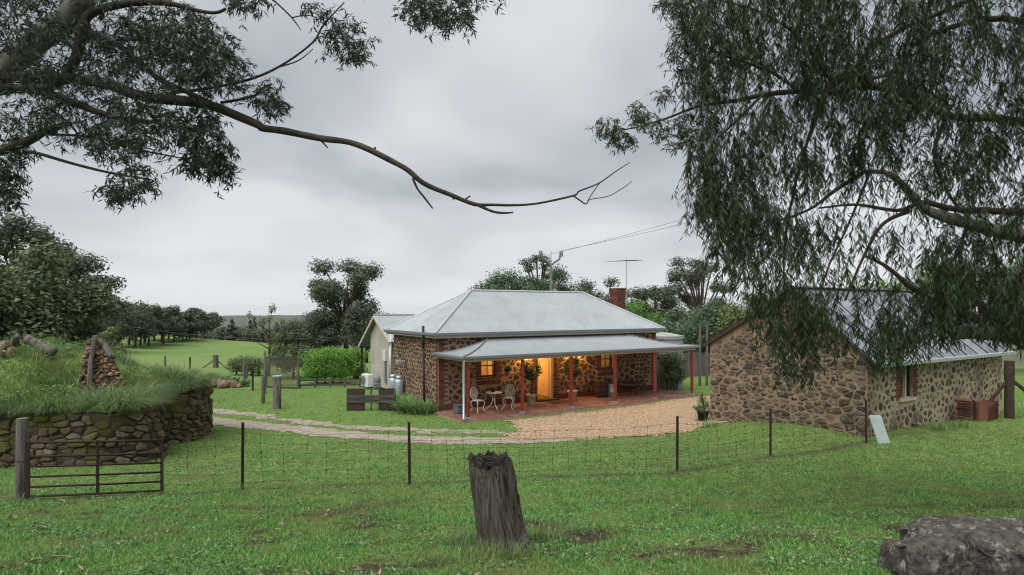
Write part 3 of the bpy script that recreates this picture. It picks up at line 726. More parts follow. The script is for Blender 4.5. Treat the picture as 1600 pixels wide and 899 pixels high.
def leaf_quads(P, D, S, L, W):
    """diamond leaves: base P, axis D, side S, length L, width W"""
    L = L[:,None]; W = W[:,None]
    mid = P+D*L*.42
    return np.stack([P, mid+S*W*.5, P+D*L, mid-S*W*.5], 1)
def rand_dirs(rs, n):
    d = rs.normal(size=(n, 3)); return d/np.linalg.norm(d, axis=1)[:,None]
def side_of(D, rs):
    s = np.cross(D, rand_dirs(rs, len(D))); return s/(np.linalg.norm(s, axis=1)[:,None]+1e-9)
def blob_leaves(rs, centers, radii, n, size, aspect=.5, shell=.55, up=0.0):
    """leaves spread through clumps, denser toward each clump's outside"""
    centers = np.array(centers, float); radii = np.array(radii, float)
    if radii.ndim == 1: radii = np.repeat(radii[:,None], 3, 1)
    w = radii.prod(1)**(2/3); k = rs.choice(len(centers), n, p=w/w.sum())
    d = rand_dirs(rs, n); r = (shell+(1-shell)*rs.rand(n))*(1+.22*rs.normal(size=n)*.6)
    P = centers[k]+d*radii[k]*r[:,None]
    nr = d*.7+rand_dirs(rs, n)*.75+np.array([0,0,.55]); nr /= np.linalg.norm(nr, axis=1)[:,None]
    D = np.cross(nr, rand_dirs(rs, n)+np.array([0,0,up])); D /= np.linalg.norm(D, axis=1)[:,None]+1e-9
    L = size*rs.uniform(.6, 1.35, n)
    return leaf_quads(P-D*L[:,None]*.4, D, np.cross(nr, D), L, L*aspect)

def potted_tree(u, v, label, seed):
    p = empty('potted_tree', h2w(u, v), ANG, label, 'potted plant', 'potted trees by the farmhouse door')
    pt = MB().lathe([(.145,0),(.155,.02),(.20,.36),(.235,.37),(.24,.44),(.215,.445),(.20,.39)], 20).build('pot', M['pot'], p, True)
    MB().lathe([(.20,.385),(.0001,.40)], 14).build('soil', M['soil'], p)
    rg = R(seed); MB().tube(smooth_path([(0,0,.38),(.02,.01,.8),(-.01,.0,1.15),(.01,0,1.4)], 3), [.022]*9+[.014], 6).build('trunk', M['bark_d'], p, True)
    rs = np.random.RandomState(seed); c = []; r = []
    for i in range(16):
        d = rand_dirs(rs, 1)[0]; c.append((d[0]*.32, d[1]*.32, 1.5+d[2]*.32)); r.append(rs.uniform(.16,.24))
    me = np_mesh('crown', blob_leaves(rs, c, r, 1500, .09, .5), 4); link('crown', me, M['leaf_dark'], p)
potted_tree(3.93, -.75, 'round leafy tree in a sand pot left of the open door', 41)
potted_tree(6.15, -.70, 'round leafy tree in a sand pot right of the open door', 42)
hb = empty('hanging_basket', h2w(2.36, -1.35, 1.50), 0, 'small hanging basket plant in front of the lit window', 'hanging plant')
MB().lathe([(.05,0),(.11,.06),(.13,.15),(.115,.15)], 12).build('basket', M['black'], hb, True)
mb = MB()
for i in range(3): mb.tube([(.12*math.cos(i*2.1),.12*math.sin(i*2.1),.15),(0,0,.65)], .004, 4)
mb.tube([(0,0,.65),(0,0,vprof(1.35)-1.52)], .004, 4); mb.build('chain', M['iron'], hb)
rs = np.random.RandomState(4); link('foliage', np_mesh('foliage', blob_leaves(rs, [(0,0,.2),(.08,0,.16),(-.07,.04,.18)], [.12,.09,.09], 260, .05), 4), M['leaf_fresh'], hb)
tp = empty('table_plant', h2w(1.97, -.9, .701), 0, 'little pot plant with pink blooms on the white round table', 'plant')
MB().lathe([(.07,0),(.10,.09),(.11,.10),(.09,.10)], 12).build('pot', M['soil'], tp, True)
link('foliage', np_mesh('foliage', blob_leaves(rs, [(0,0,.14),(.06,.02,.13),(-.06,0,.12)], [.09,.07,.07], 220, .05), 4), M['leaf_dark'], tp)
link('flower', np_mesh('flower', blob_leaves(rs, [(.03,0,.27),(-.04,.02,.24)], [.025,.02], 24, .035, .8), 4), mat('pink_petal', (.55,.32,.32), rough=.7), tp)
mt = MB().box(-.45,.45,-.28,.28,0,.018).build('doormat', M['mat'], bevel=.008); mt.location = h2w(5.35,-.75,.004); mt.rotation_euler = (0,0,ANG); tag(mt, 'dark coir doormat on the veranda bricks before the door', 'doormat')
br = empty('wine_barrel', h2w(7.9, -.55), ANG, 'dark oak barrel standing on end against the veranda wall', 'barrel')
for i in range(14):
    t0, t1 = 2*math.pi*i/14+.015, 2*math.pi*(i+1)/14-.015; v = []; f = []
    for j in range(7):
        z = j/6; r = .25+.06*math.sin(math.pi*z)
        for t in (t0, t1): v.append((r*math.cos(t), r*math.sin(t), z*.78)); 
        for t in (t0, t1): v.append(((r-.03)*math.cos(t), (r-.03)*math.sin(t), z*.78))
    for j in range(6):
        b0 = j*4; f += [(b0,b0+1,b0+5,b0+4),(b0+3,b0+2,b0+6,b0+7),(b0+2,b0,b0+4,b0+6),(b0+1,b0+3,b0+7,b0+5)]
    f += [(0,2,3,1),(24,25,27,26)]
    MB().add(v, f).build('stave', M['barrel'], br, True)
for z in (.08,.24,.54,.70): 
    r = .253+.06*math.sin(math.pi*z/.78); MB().lathe([(r,z-.02),(r+.004,z-.02),(r+.004,z+.02),(r,z+.02)], 24).build('hoop', M['rust'], br, True)
MB().lathe([(.24,.72),(.0001,.721)], 20).build('head', M['barrel'], br)
dr = empty('metal_drum', h2w(8.4, -.75), ANG, 'grey metal drum with a lid beside the oak barrel', 'drum')
MB().lathe([(.20,0),(.21,.01),(.21,.25),(.222,.26),(.21,.27),(.21,.5)], 20).build('body', M['galv'], dr, True); MB().lathe([(.225,.501),(.225,.54),(.05,.57),(.0001,.57)], 20).build('lid', M['galv'], dr, True)
fb = empty('fire_bowl', h2w(9.35, -.85), ANG, 'wide dark iron fire bowl on thin legs under the veranda', 'fire bowl')
MB().lathe([(.05,.32),(.30,.37),(.50,.48),(.60,.60),(.63,.60),(.52,.45),(.30,.33),(.05,.29)][::-1], 24).build('bowl', M['iron'], fb, True)
for i in range(4): 
    t = i*math.pi/2+.6; MB().tube([(.33*math.cos(t),.33*math.sin(t),.36),(.40*math.cos(t),.40*math.sin(t),.012)], .018, 6).build('leg', M['rust'], fb)
tg = empty('plastic_tub', h2w(.45, -.95), ANG+.2, 'small grey blue tub on the veranda floor by the corner post', 'tub')
MB().box(-.2,.2,-.16,.16,.004,.30).build('body', M['tub'], tg, bevel=.02); MB().box(-.22,.22,-.18,.18,.301,.33).build('lid', M['tub'], tg, bevel=.01)

# ------------------------------------------------------------ rendered annex behind the house
ann = empty('annex', h2w(.9, 7.3, -.1), ANG, 'pale rendered annex with gabled iron roof behind the farmhouse', 'outbuilding')
AL = 7.0
MB().add([(0,.2,0),(0,3.3,0),(0,3.3,2.75),(0,2.1,3.72),(0,.2,2.45),(AL,.2,0),(AL,3.3,0),(AL,3.3,2.75),(AL,2.1,3.72),(AL,.2,2.45)],
         [(0,4,3,2,1),(5,6,7,8,9),(0,5,9,4),(1,2,7,6),(4,9,8,3),(2,3,8,7)]).build('wall', M['render'], ann)
def ann_r(y0, z0):
    return lambda s, t, c: (s, y0+(2.1-y0)*t, z0+(3.80-z0)*t+c)
ar = corr_slope('roof', -.25, AL, ann_r(-.2, 2.47), M['roof'], ann); corr_slope('roof_slope', -.25, AL, ann_r(4.6, 2.06), M['roof'], ar)
MB().tube([(-.26,2.1,3.81),(AL,2.1,3.81)], .05, 8).build('ridge_cap', M['roof'], ar)
MB().bar((-.262,-.22,2.41),(-.262,2.1,3.72), .03, .14).build('barge_board', M['cream'], ann); MB().bar((-.262,4.62,1.99),(-.262,2.1,3.72), .03, .14).build('barge_board', M['cream'], ann)
MB().box(-.2,AL,4.55,4.68,1.92,2.03).build('gutter', M['gutter'], ann)
for x in (-.1, 3, 6): MB().box(x-.05,x+.05,4.45,4.55,-.1,2.02).build('post', M['darkwood'], ann)
MB().tube([(-.1,.1,.1),(-.1,.1,2.38)], .055, 8).build('downpipe', M['galv'], ann, True); MB().tube([(-.14,-.12,.1),(-.14,-.12,3.2)], .04, 8).build('vent_pipe', M['acwhite'], ann, True)
MB().box(-.12,-.003,.75,1.1,1.45,2.0).build('meter_box', M['acwhite'], ann, bevel=.01); MB().box(-.08,-.003,.78,.95,.3,1.448).build('conduit', M['gutter'], ann)
MB().box(.3, 3, -2.2, .19, -.2, 2.3).build('gap_block', M['darkwood'], ann)  # dark block filling the gap between house and annex
def hpos(px, py): return hit(px, py)
x, y, z = hit(574, 606); ac = empty('air_conditioner', (x, y, z), ANG-1.5, 'white air conditioner unit standing by the rendered annex', 'air conditioner')
MB().box(-.42,.42,-.17,.17,.06,.72).build('casing', M['acwhite'], ac, bevel=.02); MB().lathe([(.24,0),(.26,.0),(.26,.02),(.24,.02)], 20).build('fan_ring', M['gutter'], ac)
ac.children[1].rotation_euler = (math.pi/2,0,0); ac.children[1].location = (-.1,-.172,.39)
for sx in (-.3,.3): MB().box(sx-.04,sx+.04,-.15,.15,0,.059).build('foot', M['black'], ac)
x, y, z = hit(590, 607); wp = empty('pump_unit', (x, y, z), ANG, 'dark grey pressure pump on a slab by the annex wall', 'pump')
MB().box(-.2,.2,-.15,.15,0,.28).build('motor', M['gutter'], wp, bevel=.03); MB().lathe([(.12,.281),(.14,.33),(.14,.55),(.08,.62),(.03,.64)], 14).build('tank', M['gutter'], wp, True); MB().tube([(.0,0,.62),(0,0,.85),(.2,0,.85),(.2,0,.2)], .025, 6).build('pipe', M['galv'], wp)
for k, (px, py) in enumerate(((-.30, 4.1), (-.26, 3.5))):
    x, y, _ = h2w(px, py); z = gz(x, y); gb = empty('gas_cylinder', (x, y, z), k*.7, ('grey gas cylinder standing closest to the rendered annex', 'grey gas cylinder standing closest to the strap leaved clumps')[k], 'gas cylinder', 'gas cylinders by the end wall')
    MB().lathe([(.17,0),(.18,.03),(.18,.10),(.20,.12),(.20,.95),(.17,1.03),(.08,1.07)], 18).build('body', M['galv'], gb, True)
    MB().lathe([(.13,1.04),(.14,1.04),(.14,1.2),(.13,1.2)], 16).build('collar', M['galv'], gb, True); MB().tube([(0,0,1.07),(0,0,1.16)], .03, 6).build('valve', M['rust'], gb)
fd = empty('flood_light', h2w(-.03, 3.35, 1.68), ANG, 'grey floodlight box fixed to the stone end wall', 'light'); MB().box(-.42,-.03,-.09,.09,-.07,.08).build('housing', M['galv'], fd, bevel=.02); MB().box(-.035,.0,-.05,.05,-.05,.05).build('bracket', M['iron'], fd)
x, y, _ = h2w(-.28, .75); z = gz(x, y); sp_ = empty('service_pole', (x, y, z), 0, 'thin brown steel pole before the stone end wall', 'pole')
MB().tube([(0,0,-.3),(-.03,0,2.55)], .05, 8).build('shaft', M['rust'], sp_, True); MB().tube([(-.03,0,2.551),(-.04,0,3.45)], .055, 8).build('upper_shaft', M['iron'], sp_, True)
MB().tube([(-.05,-.05,3.0),(.3,.1,2.9),(.7,.1,2.5)], .012, 5).build('cable', M['black'], sp_)

# ------------------------------------------------------------ shed
SO = Vector((9.56, 16.2, .40)); SW, SL = 5.2, 8.85
shed = empty('stone_shed', SO, ANG, 'old rubble stone shed with patched iron gable roof and one open window', 'shed')
EN, EF, RT, RH = 2.36, 2.50, 2.15, 4.24        # eave heights near / far, ridge position and height (local, base -.3)
# gable wall: plane x = 0, y from 0 (near corner) to SW
gp = [(0,0,-.5),(0,SW,-.5),(0,SW,EF),(0,RT,RH-.12),(0,0,EN)]
gw = MB(); gi = [(p[0]+.4, p[1], p[2]) for p in gp]
gw.add(gp+gi, [(0,4,3,2,1),(5,6,7,8,9),(0,1,6,5),(1,2,7,6),(2,3,8,7),(3,4,9,8),(4,0,5,9)]); gable = gw.build('gable_wall', mat('gable_mortar', (.19,.135,.09), (.33,.245,.165), 8, .95, 1, 26, c3=(.33,.25,.17), s3=2.4, t3=(.56,.7), detail=9), shed)
gmap = lambda s, h, o: (-o, SW-s, h-.35)
def gable_top(s): 
    y = SW-s; return (EN+(RH-.12-EN)*y/RT if y < RT else EF+(RH-.12-EF)*(SW-y)/(SW-RT))+.35
pol = cells(SW, RH+.35, .25, .105, R(21), .38); pol2 = []
for P in pol:
    if all(y < gable_top(x)-.03 for x, y in P): pol2.append(P)
n_g = stonework(gable, pol2, gmap, M['stone_old'], 31, (.006,.045), (.55,.97), 240, (), .003)
# long wall with window
WS = (1.78, 2.52, 1.02, 2.06)   # along u
lw = MB(); lw.box(.401, WS[0], 0, .4, -.5, EN); lw.box(WS[1], SL, 0, .4, -.5, EN); lw.box(WS[0], WS[1], 0, .4, -.5, WS[2]); lw.box(WS[0], WS[1], 0, .4, WS[3], EN)
long_ = lw.build('long_wall', M['mortar_old'], shed)
lmap = lambda s, h, o: (s, -o, h-.3)
pl_ = cells(SL, EN+.3, .24, .165, R(23), .25)
stonework(long_, pl_, lmap, M['stone_old'], 33, (.004,.022), (.30,.82), 60, [(WS[0]-.3,WS[1]+.3,WS[2]+.15,9)], .006)
cm = MB(); bricks_rect(cm, lmap, WS[0]-.22, WS[0], WS[2]+.3, WS[3]+.3, rb, alt=.1, side=-1); bricks_rect(cm, lmap, WS[1], WS[1]+.22, WS[2]+.3, WS[3]+.3, rb, alt=.1, side=1)
tag(cm.build('quoin_bricks', M['brick'], long_), kind='stuff')
MB().box(.401, SL-.4, SW-.4, SW, -.5, EF).build('back_wall', M['mortar_old'], shed)
fe = [(SL,0.401,-.5),(SL,SW-.401,-.5),(SL,SW-.401,EF+.2),(SL,RT,RH-.12),(SL,.401,EN+.2)]; fi = [(p[0]-.4,p[1],p[2]) for p in fe]
MB().add(fe+fi, [(0,1,2,3,4),(9,8,7,6,5),(0,5,6,1),(1,6,7,2),(2,7,8,3),(3,8,9,4),(4,9,5,0)]).build('gable_wall', M['mortar_old'], shed)
wdw = MB(); wdw.box(WS[0]+.001, WS[0]+.05, .08, .16, WS[2]+.04, WS[3]).box(WS[1]-.05, WS[1]-.001, .08, .16, WS[2]+.04, WS[3]).box(WS[0]+.05, WS[1]-.05, .081, .159, WS[3]-.06, WS[3]-.001)
sw_ = wdw.build('window', M['darkwood'], shed); MB().box(WS[0]+.42, WS[0]+.49, .06, .14, WS[2]+.04, WS[3]-.06).build('mullion', M['cream'], sw_); MB().box(WS[0]-.12, WS[1]+.10, -.07, .2, WS[2]-.04, WS[2]+.038).build('sill', M['cream'], sw_)
MB().box(WS[0]+.20, WS[0]+.41, .18, .2, WS[2]+.05, WS[3]-.07).build('board', mat('drab_board', (.16,.15,.10), (.20,.19,.13), 3), sw_)
# roof sheets, each its own panel
def sheet(name, u0, u1, A, B, lift, parent, m):
    A, B = Vector(A), Vector(B)
    return corr_slope(name, u0, u1, lambda s, t, c: (s, A.y+(B.y-A.y)*t, A.z+(B.z-A.z)*t+c*1.1+lift), m, parent, step=.019)
nearE = (0, -.28, EN-.22); nearM = (0, 1.35, 3.60); ridge = (0, RT, RH); farE = (0, SW+.22, EF-.08)
nearM = tuple(Vector(nearE).lerp(Vector(ridge), .62)); rr = R(12); u = -.12
while u < SL+.1:
    w = .80; l1 = rr.uniform(0,.02)
    sheet('roof_sheet', u, min(u+w, SL+.15), nearE, nearM, l1, shed, M['roof_old']); sheet('roof_sheet', u, min(u+w, SL+.15), Vector(nearE).lerp(Vector(ridge), .60), ridge, l1+.022, shed, M['roof_old']); sheet('roof_sheet', u, min(u+w, SL+.15), farE, ridge, l1, shed, M['roof_old'])
    MB().bar(Vector(nearE)+Vector((u+.01,0,.032+l1)), Vector(ridge)+Vector((u+.01,0,.045+l1)), .035, .016).build('sheet_lap', M['iron'], shed)
    u += w-.02
MB().bar((-.14,RT,RH+.045),(SL+.16,RT,RH+.045), .26, .03).build('ridge_cap', M['roof_old'], shed)
MB().box(-.05, SL+.15, -.40, -.285, EN-.30, EN-.19).build('gutter', M['galv'], shed, bevel=.012)
MB().bar((-.1,-.2,EN-.22),(-.1,RT,RH-.07), .05, .10).build('barge_board', M['darkwood'], shed); MB().bar((-.1,SW+.2,EF-.14),(-.1,RT,RH-.07), .05, .10).build('barge_board', M['darkwood'], shed)

# ------------------------------------------------------------ ruined round kiln on the left
PATH = [(-17,12.7),(-13,12.95),(-11,12.98),(-9.6,13.1),(-8.85,13.35),(-8.45,13.9),(-8.5,14.6),(-9.0,15.2),(-9.85,15.75),(-9.75,16.25),(-9.25,16.55),(-9.05,17.2),(-9.2,18.2),(-9.7,19.2),(-10.7,20.1),(-12,20.6)]
sp = smooth_path(PATH, 6); SP = np.array(sp); seg = np.hypot(*np.diff(SP, axis=0).T); cum = np.concatenate([[0], np.cumsum(seg)]); PL = cum[-1]
def on_path(s):
    s = min(max(s, 0), PL-1e-4); i = int(np.searchsorted(cum, s, 'right'))-1; t = (s-cum[i])/seg[i]
    p = SP[i]*(1-t)+SP[i+1]*t; j0, j1 = max(i-2,0), min(i+3,len(SP)-1); d = SP[j1]-SP[j0]; d = d/np.hypot(*d)
    return p, np.array([d[1], -d[0]])       # point, outward (towards the camera side)
ZT = 1.74
ruin = empty('ruined_kiln', (0,0,0), 0, 'ruined round stone kiln wall overgrown with long grass', 'ruin')
rw = MB(); K = 120
for i in range(K+1):
    s = PL*i/K; p, nrm = on_path(s); zb = gz(*p)-.4; top = ZT-.06+.34*mnoise.noise(Vector((s*.8,0,0)))
    for o, z in ((0, zb), (-.02, top), (-.55, top), (-.55, zb)): q = p+nrm*o; rw.v.append((q[0], q[1], z))
for i in range(K):
    for j in range(3): b0 = i*4; rw.f.append((b0+j, b0+4+j, b0+5+j, b0+1+j))
ruw = rw.build('kiln_wall', M['earth'], ruin)
def kmap(s, h, o):
    p, nrm = on_path(s); q = p+nrm*(o-.02*h); return (q[0], q[1], gz(*p)-.25+h)
kc = []; rk = R(55)
for P in cells(PL, 1.85, .25, .125, R(51), .3):
    cx = sum(p[0] for p in P)/len(P); p, _ = on_path(cx); top = ZT-gz(*p)+.25
    if sum(q[1] for q in P)/len(P) < top-.08+.32*mnoise.noise(Vector((cx*.8,0,0))): kc.append(P)
stonework(ruw, kc, kmap, M['stone_moss'], 53, (.01,.13), (.80,1.0), 300, (), .003)
# bank of earth behind the wall
POLY = [tuple(p) for p in PATH]+[(-14,22.5),(-19,23.5),(-24,22),(-24,12.9)]
def bank_z(x, y):
    d = poly_in(x, y, POLY); return ZT-.04+.75*sstep(.2, 3.2, d)+.35*sstep(-10.5,-13,x)*sstep(1.2, 3.2, d)+.7*sstep(.1, 1.2, d)*(vnoise(np.asarray(x)*.8+5, np.asarray(y)*.8)-.5)+.2*(vnoise(np.asarray(x)*2.1, np.asarray(y)*2.1)-.5)
bx = np.arange(-24, -8, .25); by = np.arange(12.8, 23.6, .25); X, Y = np.meshgrid(bx, by); dd = poly_in(X, Y, POLY)
Z = np.where(dd > 0, bank_z(X, Y), 0); id_ = np.arange(X.size).reshape(X.shape); kk = dd > .1
ok = kk[:-1,:-1]&kk[:-1,1:]&kk[1:,1:]&kk[1:,:-1]; f = np.stack([id_[:-1,:-1], id_[:-1,1:], id_[1:,1:], id_[1:,:-1]], -1)[ok]
us = np.unique(f); rm = np.full(X.size, -1); rm[us] = np.arange(len(us))
tag(link('earth_bank', np_mesh_idx('earth_bank', np.stack([X, Y, Z], -1).reshape(-1, 3)[us], rm[f]), M['turf']), kind='structure')
# broken wall end on the bank
stub = empty('broken_wall', (0,0,0), 0, 'crumbling pinkish stone wall end standing out of the grassy bank', 'wall ruin')
prof = [(128,612),(190,610),(186,578),(172,552),(158,530),(140,528),(131,560)]; SD = 15.6
fv = [at(px, py, SD) for px, py in prof]; bv = [p+Vector((-.9,1.2,-.1)) for p in fv]; n = len(fv)
sw2 = MB().add(fv+bv, [tuple(range(n))]+[tuple(reversed(range(n, 2*n)))]+[(i, i+n, (i+1)%n+n, (i+1)%n) for i in range(n)]).build('wall_core', M['earth'], stub)
X0, Z0 = fv[0].x, fv[0].z; PP = [(p.x-X0, p.z-Z0) for p in fv]
def inpoly(x, y): return float(poly_in(np.array(x), np.array(y), PP)) > .0
sc = [P for P in cells(1.05, 1.4, .13, .075, R(61), .2) if inpoly(sum(q[0] for q in P)/len(P), sum(q[1] for q in P)/len(P))]
stonework(sw2, sc, lambda s, h, o: (X0+s, SD-o, Z0+h), M['stone_pink'], 63, (.01,.13), (.82,1.0), 160, (), .0006)
pst = empty('old_post', at(139, 605, 15.4), 0, 'dark split timber post leaning on the broken wall', 'post')
MB().tube([(0,0,-.2),(.03,.02,.6),(.12,.05,1.32)], [.06,.055,.05], 6).build('shaft', M['greywood'], pst)
for k, (a0, a1, r0, lb) in enumerate((((150,530),(180,560),.06,'short grey timber lying down the broken wall edge'),((40,549),(86,536),.13,'grey hollow log lying along the top of the grassy bank'),((18,553),(30,541),.09,'short split grey log propped beside loose stones on the bank'))):
    dd_ = (15.5, 16.4, 16.0)[k]; p, q = at(*a0, dd_), at(*a1, dd_); p.z = p.z if k == 0 else float(bank_z(p.x, p.y))+.28; q.z = q.z if k == 0 else float(bank_z(q.x, q.y))+(.0,.22,.42)[k]
    lg = empty('old_log', p, 0, lb, 'log'); d = q-p
    pts = [d*t+Vector((0,.05*math.sin(5*t),.03*math.sin(7*t+k))) for t in np.linspace(0,1,7)]
    MB().tube(pts, [r0*(1+.15*math.sin(3*i+k)) for i in range(7)], 9).build('trunk', M['greywood'], lg, True)
def rock_mesh(name, seed, sx, sy, sz, amp=.25, sub=3, fq=1.6):
    import bmesh
    b = bmesh.new(); bmesh.ops.create_icosphere(b, subdivisions=sub, radius=1)
    for v in b.verts:
        c = v.co.copy(); d = 1+amp*mnoise.fractal(c*fq+Vector((seed,seed*.7,0)), 1, 2, 4)+amp*.5*abs(mnoise.noise(c*3+Vector((0,seed,0))))
        c *= d; v.co = (c.x*sx, c.y*sy, c.z*sz)
    me = bpy.data.meshes.new(name); b.to_mesh(me); b.free(); return me
rmesh = [rock_mesh('loose_stone', s, .16, .13, .10, .3, 1) for s in range(6)]
rg = R(77)
for i in range(16):
    px = rg.uniform(-2, 24); p = at(px, rg.uniform(538, 556), 15.9+rg.uniform(-.2,.3)); o = link('loose_stone', rmesh[i%6], M['stone_pink']); p.z = float(bank_z(p.x, p.y))+.08+.32*(1-abs(px-10)/14)*rg.random(); o.location = p; o.rotation_euler = (rg.random()*6, rg.random()*6, rg.random()*6)
    tag(o, 'pale loose stone heaped beside the logs on the grassy bank', 'stone', 'stones heaped on the bank')

# ------------------------------------------------------------ foreground: stump, gate, fence, rocks
x, y, z = hit(787, 856); st = empty('tree_stump', (x, y, z), 0, 'tall weathered grey tree stump post with rotted hollow top', 'stump')
v = []; f = []; NA, NH = 220, 48; SHH = .93
def stump_pt(t0, h):
    t = t0; tw_ = .22*h+.10*mnoise.noise(Vector((math.cos(t0)*1.2, math.sin(t0)*1.2, h*2.2)))
    r = np.interp(h, [0,.06,.2,.5,.8,1], [.285,.262,.242,.230,.224,.214])
    if h < .35: r += .09*(1-h/.35)**2*max(0, math.cos(t-(-.25)))**3
    ca, sa = math.cos(t+tw_), math.sin(t+tw_); g = mnoise.noise(Vector((ca*2.6, sa*2.6, h*.8)))*.040+mnoise.noise(Vector((ca*9, sa*9, h*1.3+4)))*.014+mnoise.noise(Vector((ca*22, sa*22, h*3)))*.006
    cr = abs(mnoise.noise(Vector((ca*4.2+2, sa*4.2, h*.7+9))))
    r += g-(.035*max(0, 1-cr/.07))
    cx = -.14*h; return (cx+r*math.cos(t)*1.0, r*math.sin(t)*.9, h*SHH-.05-.075*max(0,-math.sin(t))*h**4+(.05*mnoise.noise(Vector((math.cos(t)*2.5, math.sin(t)*2.5, 1)))*h**6))
for j in range(NH+1):
    for i in range(NA): v.append(stump_pt(2*math.pi*i/NA, j/NH))
for j in range(NH):
    for i in range(NA): f.append((j*NA+i, j*NA+(i+1)%NA, (j+1)*NA+(i+1)%NA, (j+1)*NA+i))
MB().add(v, f).build('trunk', M['stump'], st, True)
v = []; f = []
for j, (rr_, dz) in enumerate(((1.0,0.0),(.93,.02),(.82,-.03),(.6,-.07),(.3,-.06),(.04,-.05))):
    for i in range(NA):
        p = stump_pt(2*math.pi*i/NA, 1); cx = -.14
        q = Vector((cx+(p[0]-cx)*rr_, p[1]*rr_, p[2]+dz)); nn = mnoise.fractal(Vector((q.x*16, q.y*16, 3)), 1, 2, 4)
        v.append((q.x, q.y, q.z+(nn*.045 if j else 0)))
for j in range(5):
    for i in range(NA): f.append((j*NA+i, j*NA+(i+1)%NA, (j+1)*NA+(i+1)%NA, (j+1)*NA+i))
f.append(tuple(5*NA+i for i in range(NA)))
MB().add(v, f).build('rotted_top', M['stump_top'], st)
mb = MB(); rg = R(5)
for i in range(70):
    t = rg.uniform(0,6.28); r = rg.uniform(.02,.19); a0 = Vector((-.14+r*math.cos(t), r*math.sin(t)*.9, SHH-.08+rg.uniform(-.02,.05))); d = Vector((rg.uniform(-1,1),rg.uniform(-1,1),rg.uniform(-.2,.6))).normalized()*rg.uniform(.04,.11)
    mb.tube([a0, a0+d*.5+Vector((0,0,.01)), a0+d], rg.uniform(.003,.009), 4)
tag(mb.build('splinters', M['stump_top'], st), kind='stuff')
MB().tube([(-.14+.232*math.cos(t), .208*math.sin(t), SHH-.17+.012*math.sin(3*t)) for t in np.linspace(0,6.28,30)], .004, 4, False).build('wire_loop', M['wire'], st)

gx0, gy0, gz0_ = hit(34, 782)
gp_ = empty('gate_post', (gx0, gy0, gz0_), .1, 'weathered grey timber post holding the rusty field gate', 'post')
v = []; f = []
for j in range(13):
    h = j/12
    for i in range(10):
        t = 2*math.pi*i/10; r = .082*(1+.12*mnoise.noise(Vector((math.cos(t)*2, math.sin(t)*2, h*2)))); v.append((r*math.cos(t)+.012*h, r*math.sin(t), -.3+h*1.58))
for j in range(12):
    for i in range(10): f.append((j*10+i, j*10+(i+1)%10, (j+1)*10+(i+1)%10, (j+1)*10+i))
f.append(tuple(120+i for i in range(10))); MB().add(v, f).build('shaft', M['greywood'], gp_)
MB().tube([(.09*math.cos(t), .09*math.sin(t), .62+.01*math.sin(2*t)) for t in np.linspace(0,6.28,16)], .006, 4, False).build('wire_wrap', M['rust'], gp_)
gt = empty('field_gate', (gx0+.12, gy0-.02, gz0_), 0, 'rusty six bar steel field gate leaning across the grass', 'gate')
ge = hit(253, 771); gd = Vector(ge)-Vector((gx0+.12, gy0-.02, gz0_)); GWd = gd.copy()
def gpt(t, h): return Vector((GWd.x*t, GWd.y*t, GWd.z*t+h))
for h, r in ((.05,.017),(.20,.017),(.36,.017),(.52,.017),(.68,.019),(.90,.021)): MB().tube([gpt(0,h), gpt(.5,h-.006), gpt(1,h-.005)], r, 6).build('bar', M['rust'], gt, True)
for t in (0.0, .5, 1.0): MB().bar(gpt(t,.03), gpt(t,.92), .045, .02).build('upright', M['rust'], gt)
MB().bar(gpt(.955,.50), gpt(.955,.72), .015, .015).bar(gpt(.955,.6), gpt(1.02,.6), .012, .02).build('latch', M['rust'], gt)
fence = empty('wire_fence', (0,0,0), 0, 'sagging wire mesh fence on dark steel pickets across the lawn', 'fence')
FP = [Vector(ge)] + [Vector(hit(px, py)) for px, py in ((378,767),(640,758),(1058,738),(1204,713),(1354,694))]
tops = (1.0, 1.16, 1.15, 1.15, 1.14, 1.13)
for i, p in enumerate(FP):
    if i == 0: continue
    pk = MB(); h = tops[i]; lean = .015*math.sin(i*2.3)
    for ang in (0, 2.1, 4.2):
        d = Vector((math.cos(ang+.4), math.sin(ang+.4), 0))
        pk.bar(p+d*.013+Vector((0,0,-.3)), p+d*.013+Vector((lean,0,h)), .009, .032, up=tuple(d))
    pk.build('star_picket', M['rust'], fence)
stay = MB(); nW = 6
for w in range(nW):
    h = .12+.86*w/(nW-1); pts = []
    for a_, b_ in zip(FP[:-1], FP[1:]):
        for t in np.linspace(0, 1, 9)[:-1]:
            p = a_.lerp(b_, t); zz_ = gz(p.x, p.y); sag = -.10*4*t*(1-t)*(h-.05); pts.append(Vector((p.x, p.y-.03, max(zz_+.03, zz_*.4+p.z*.6)+h+sag+.015*math.sin(p.x*3+w))))
    pts.append(FP[-1]+Vector((0,-.03,h))); MB().tube(pts, .0022, 4).build('wire', M['wire'], fence)
rg = R(9)
for a_, b_ in zip(FP[:-1], FP[1:]):
    L = (b_-a_).length; m_ = int(L/.34)
    for i in range(1, m_):
        t = i/m_+rg.uniform(-.01,.01); p = a_.lerp(b_, t); zz_ = max(gz(p.x, p.y)+.03, gz(p.x,p.y)*.4+p.z*.6); sag = -.10*4*t*(1-t)
        x0 = rg.uniform(-.06,.06); stay.tube([(p.x, p.y-.03, zz_+.12), (p.x+x0*.3, p.y-.03, zz_+.55+sag*.5), (p.x+x0, p.y-.03, zz_+.98+sag*.93)], .0022, 3)
        for w in range(nW): 
            if rg.random() < .8: h = .12+.86*w/(nW-1); stay.box(p.x+x0*w/6-.009, p.x+x0*w/6+.009, p.y-.035, p.y-.025, zz_+h+sag*h-.011, zz_+h+sag*h+.011)
tag(stay.build('wire_stays', M['wire'], fence), kind='stuff')

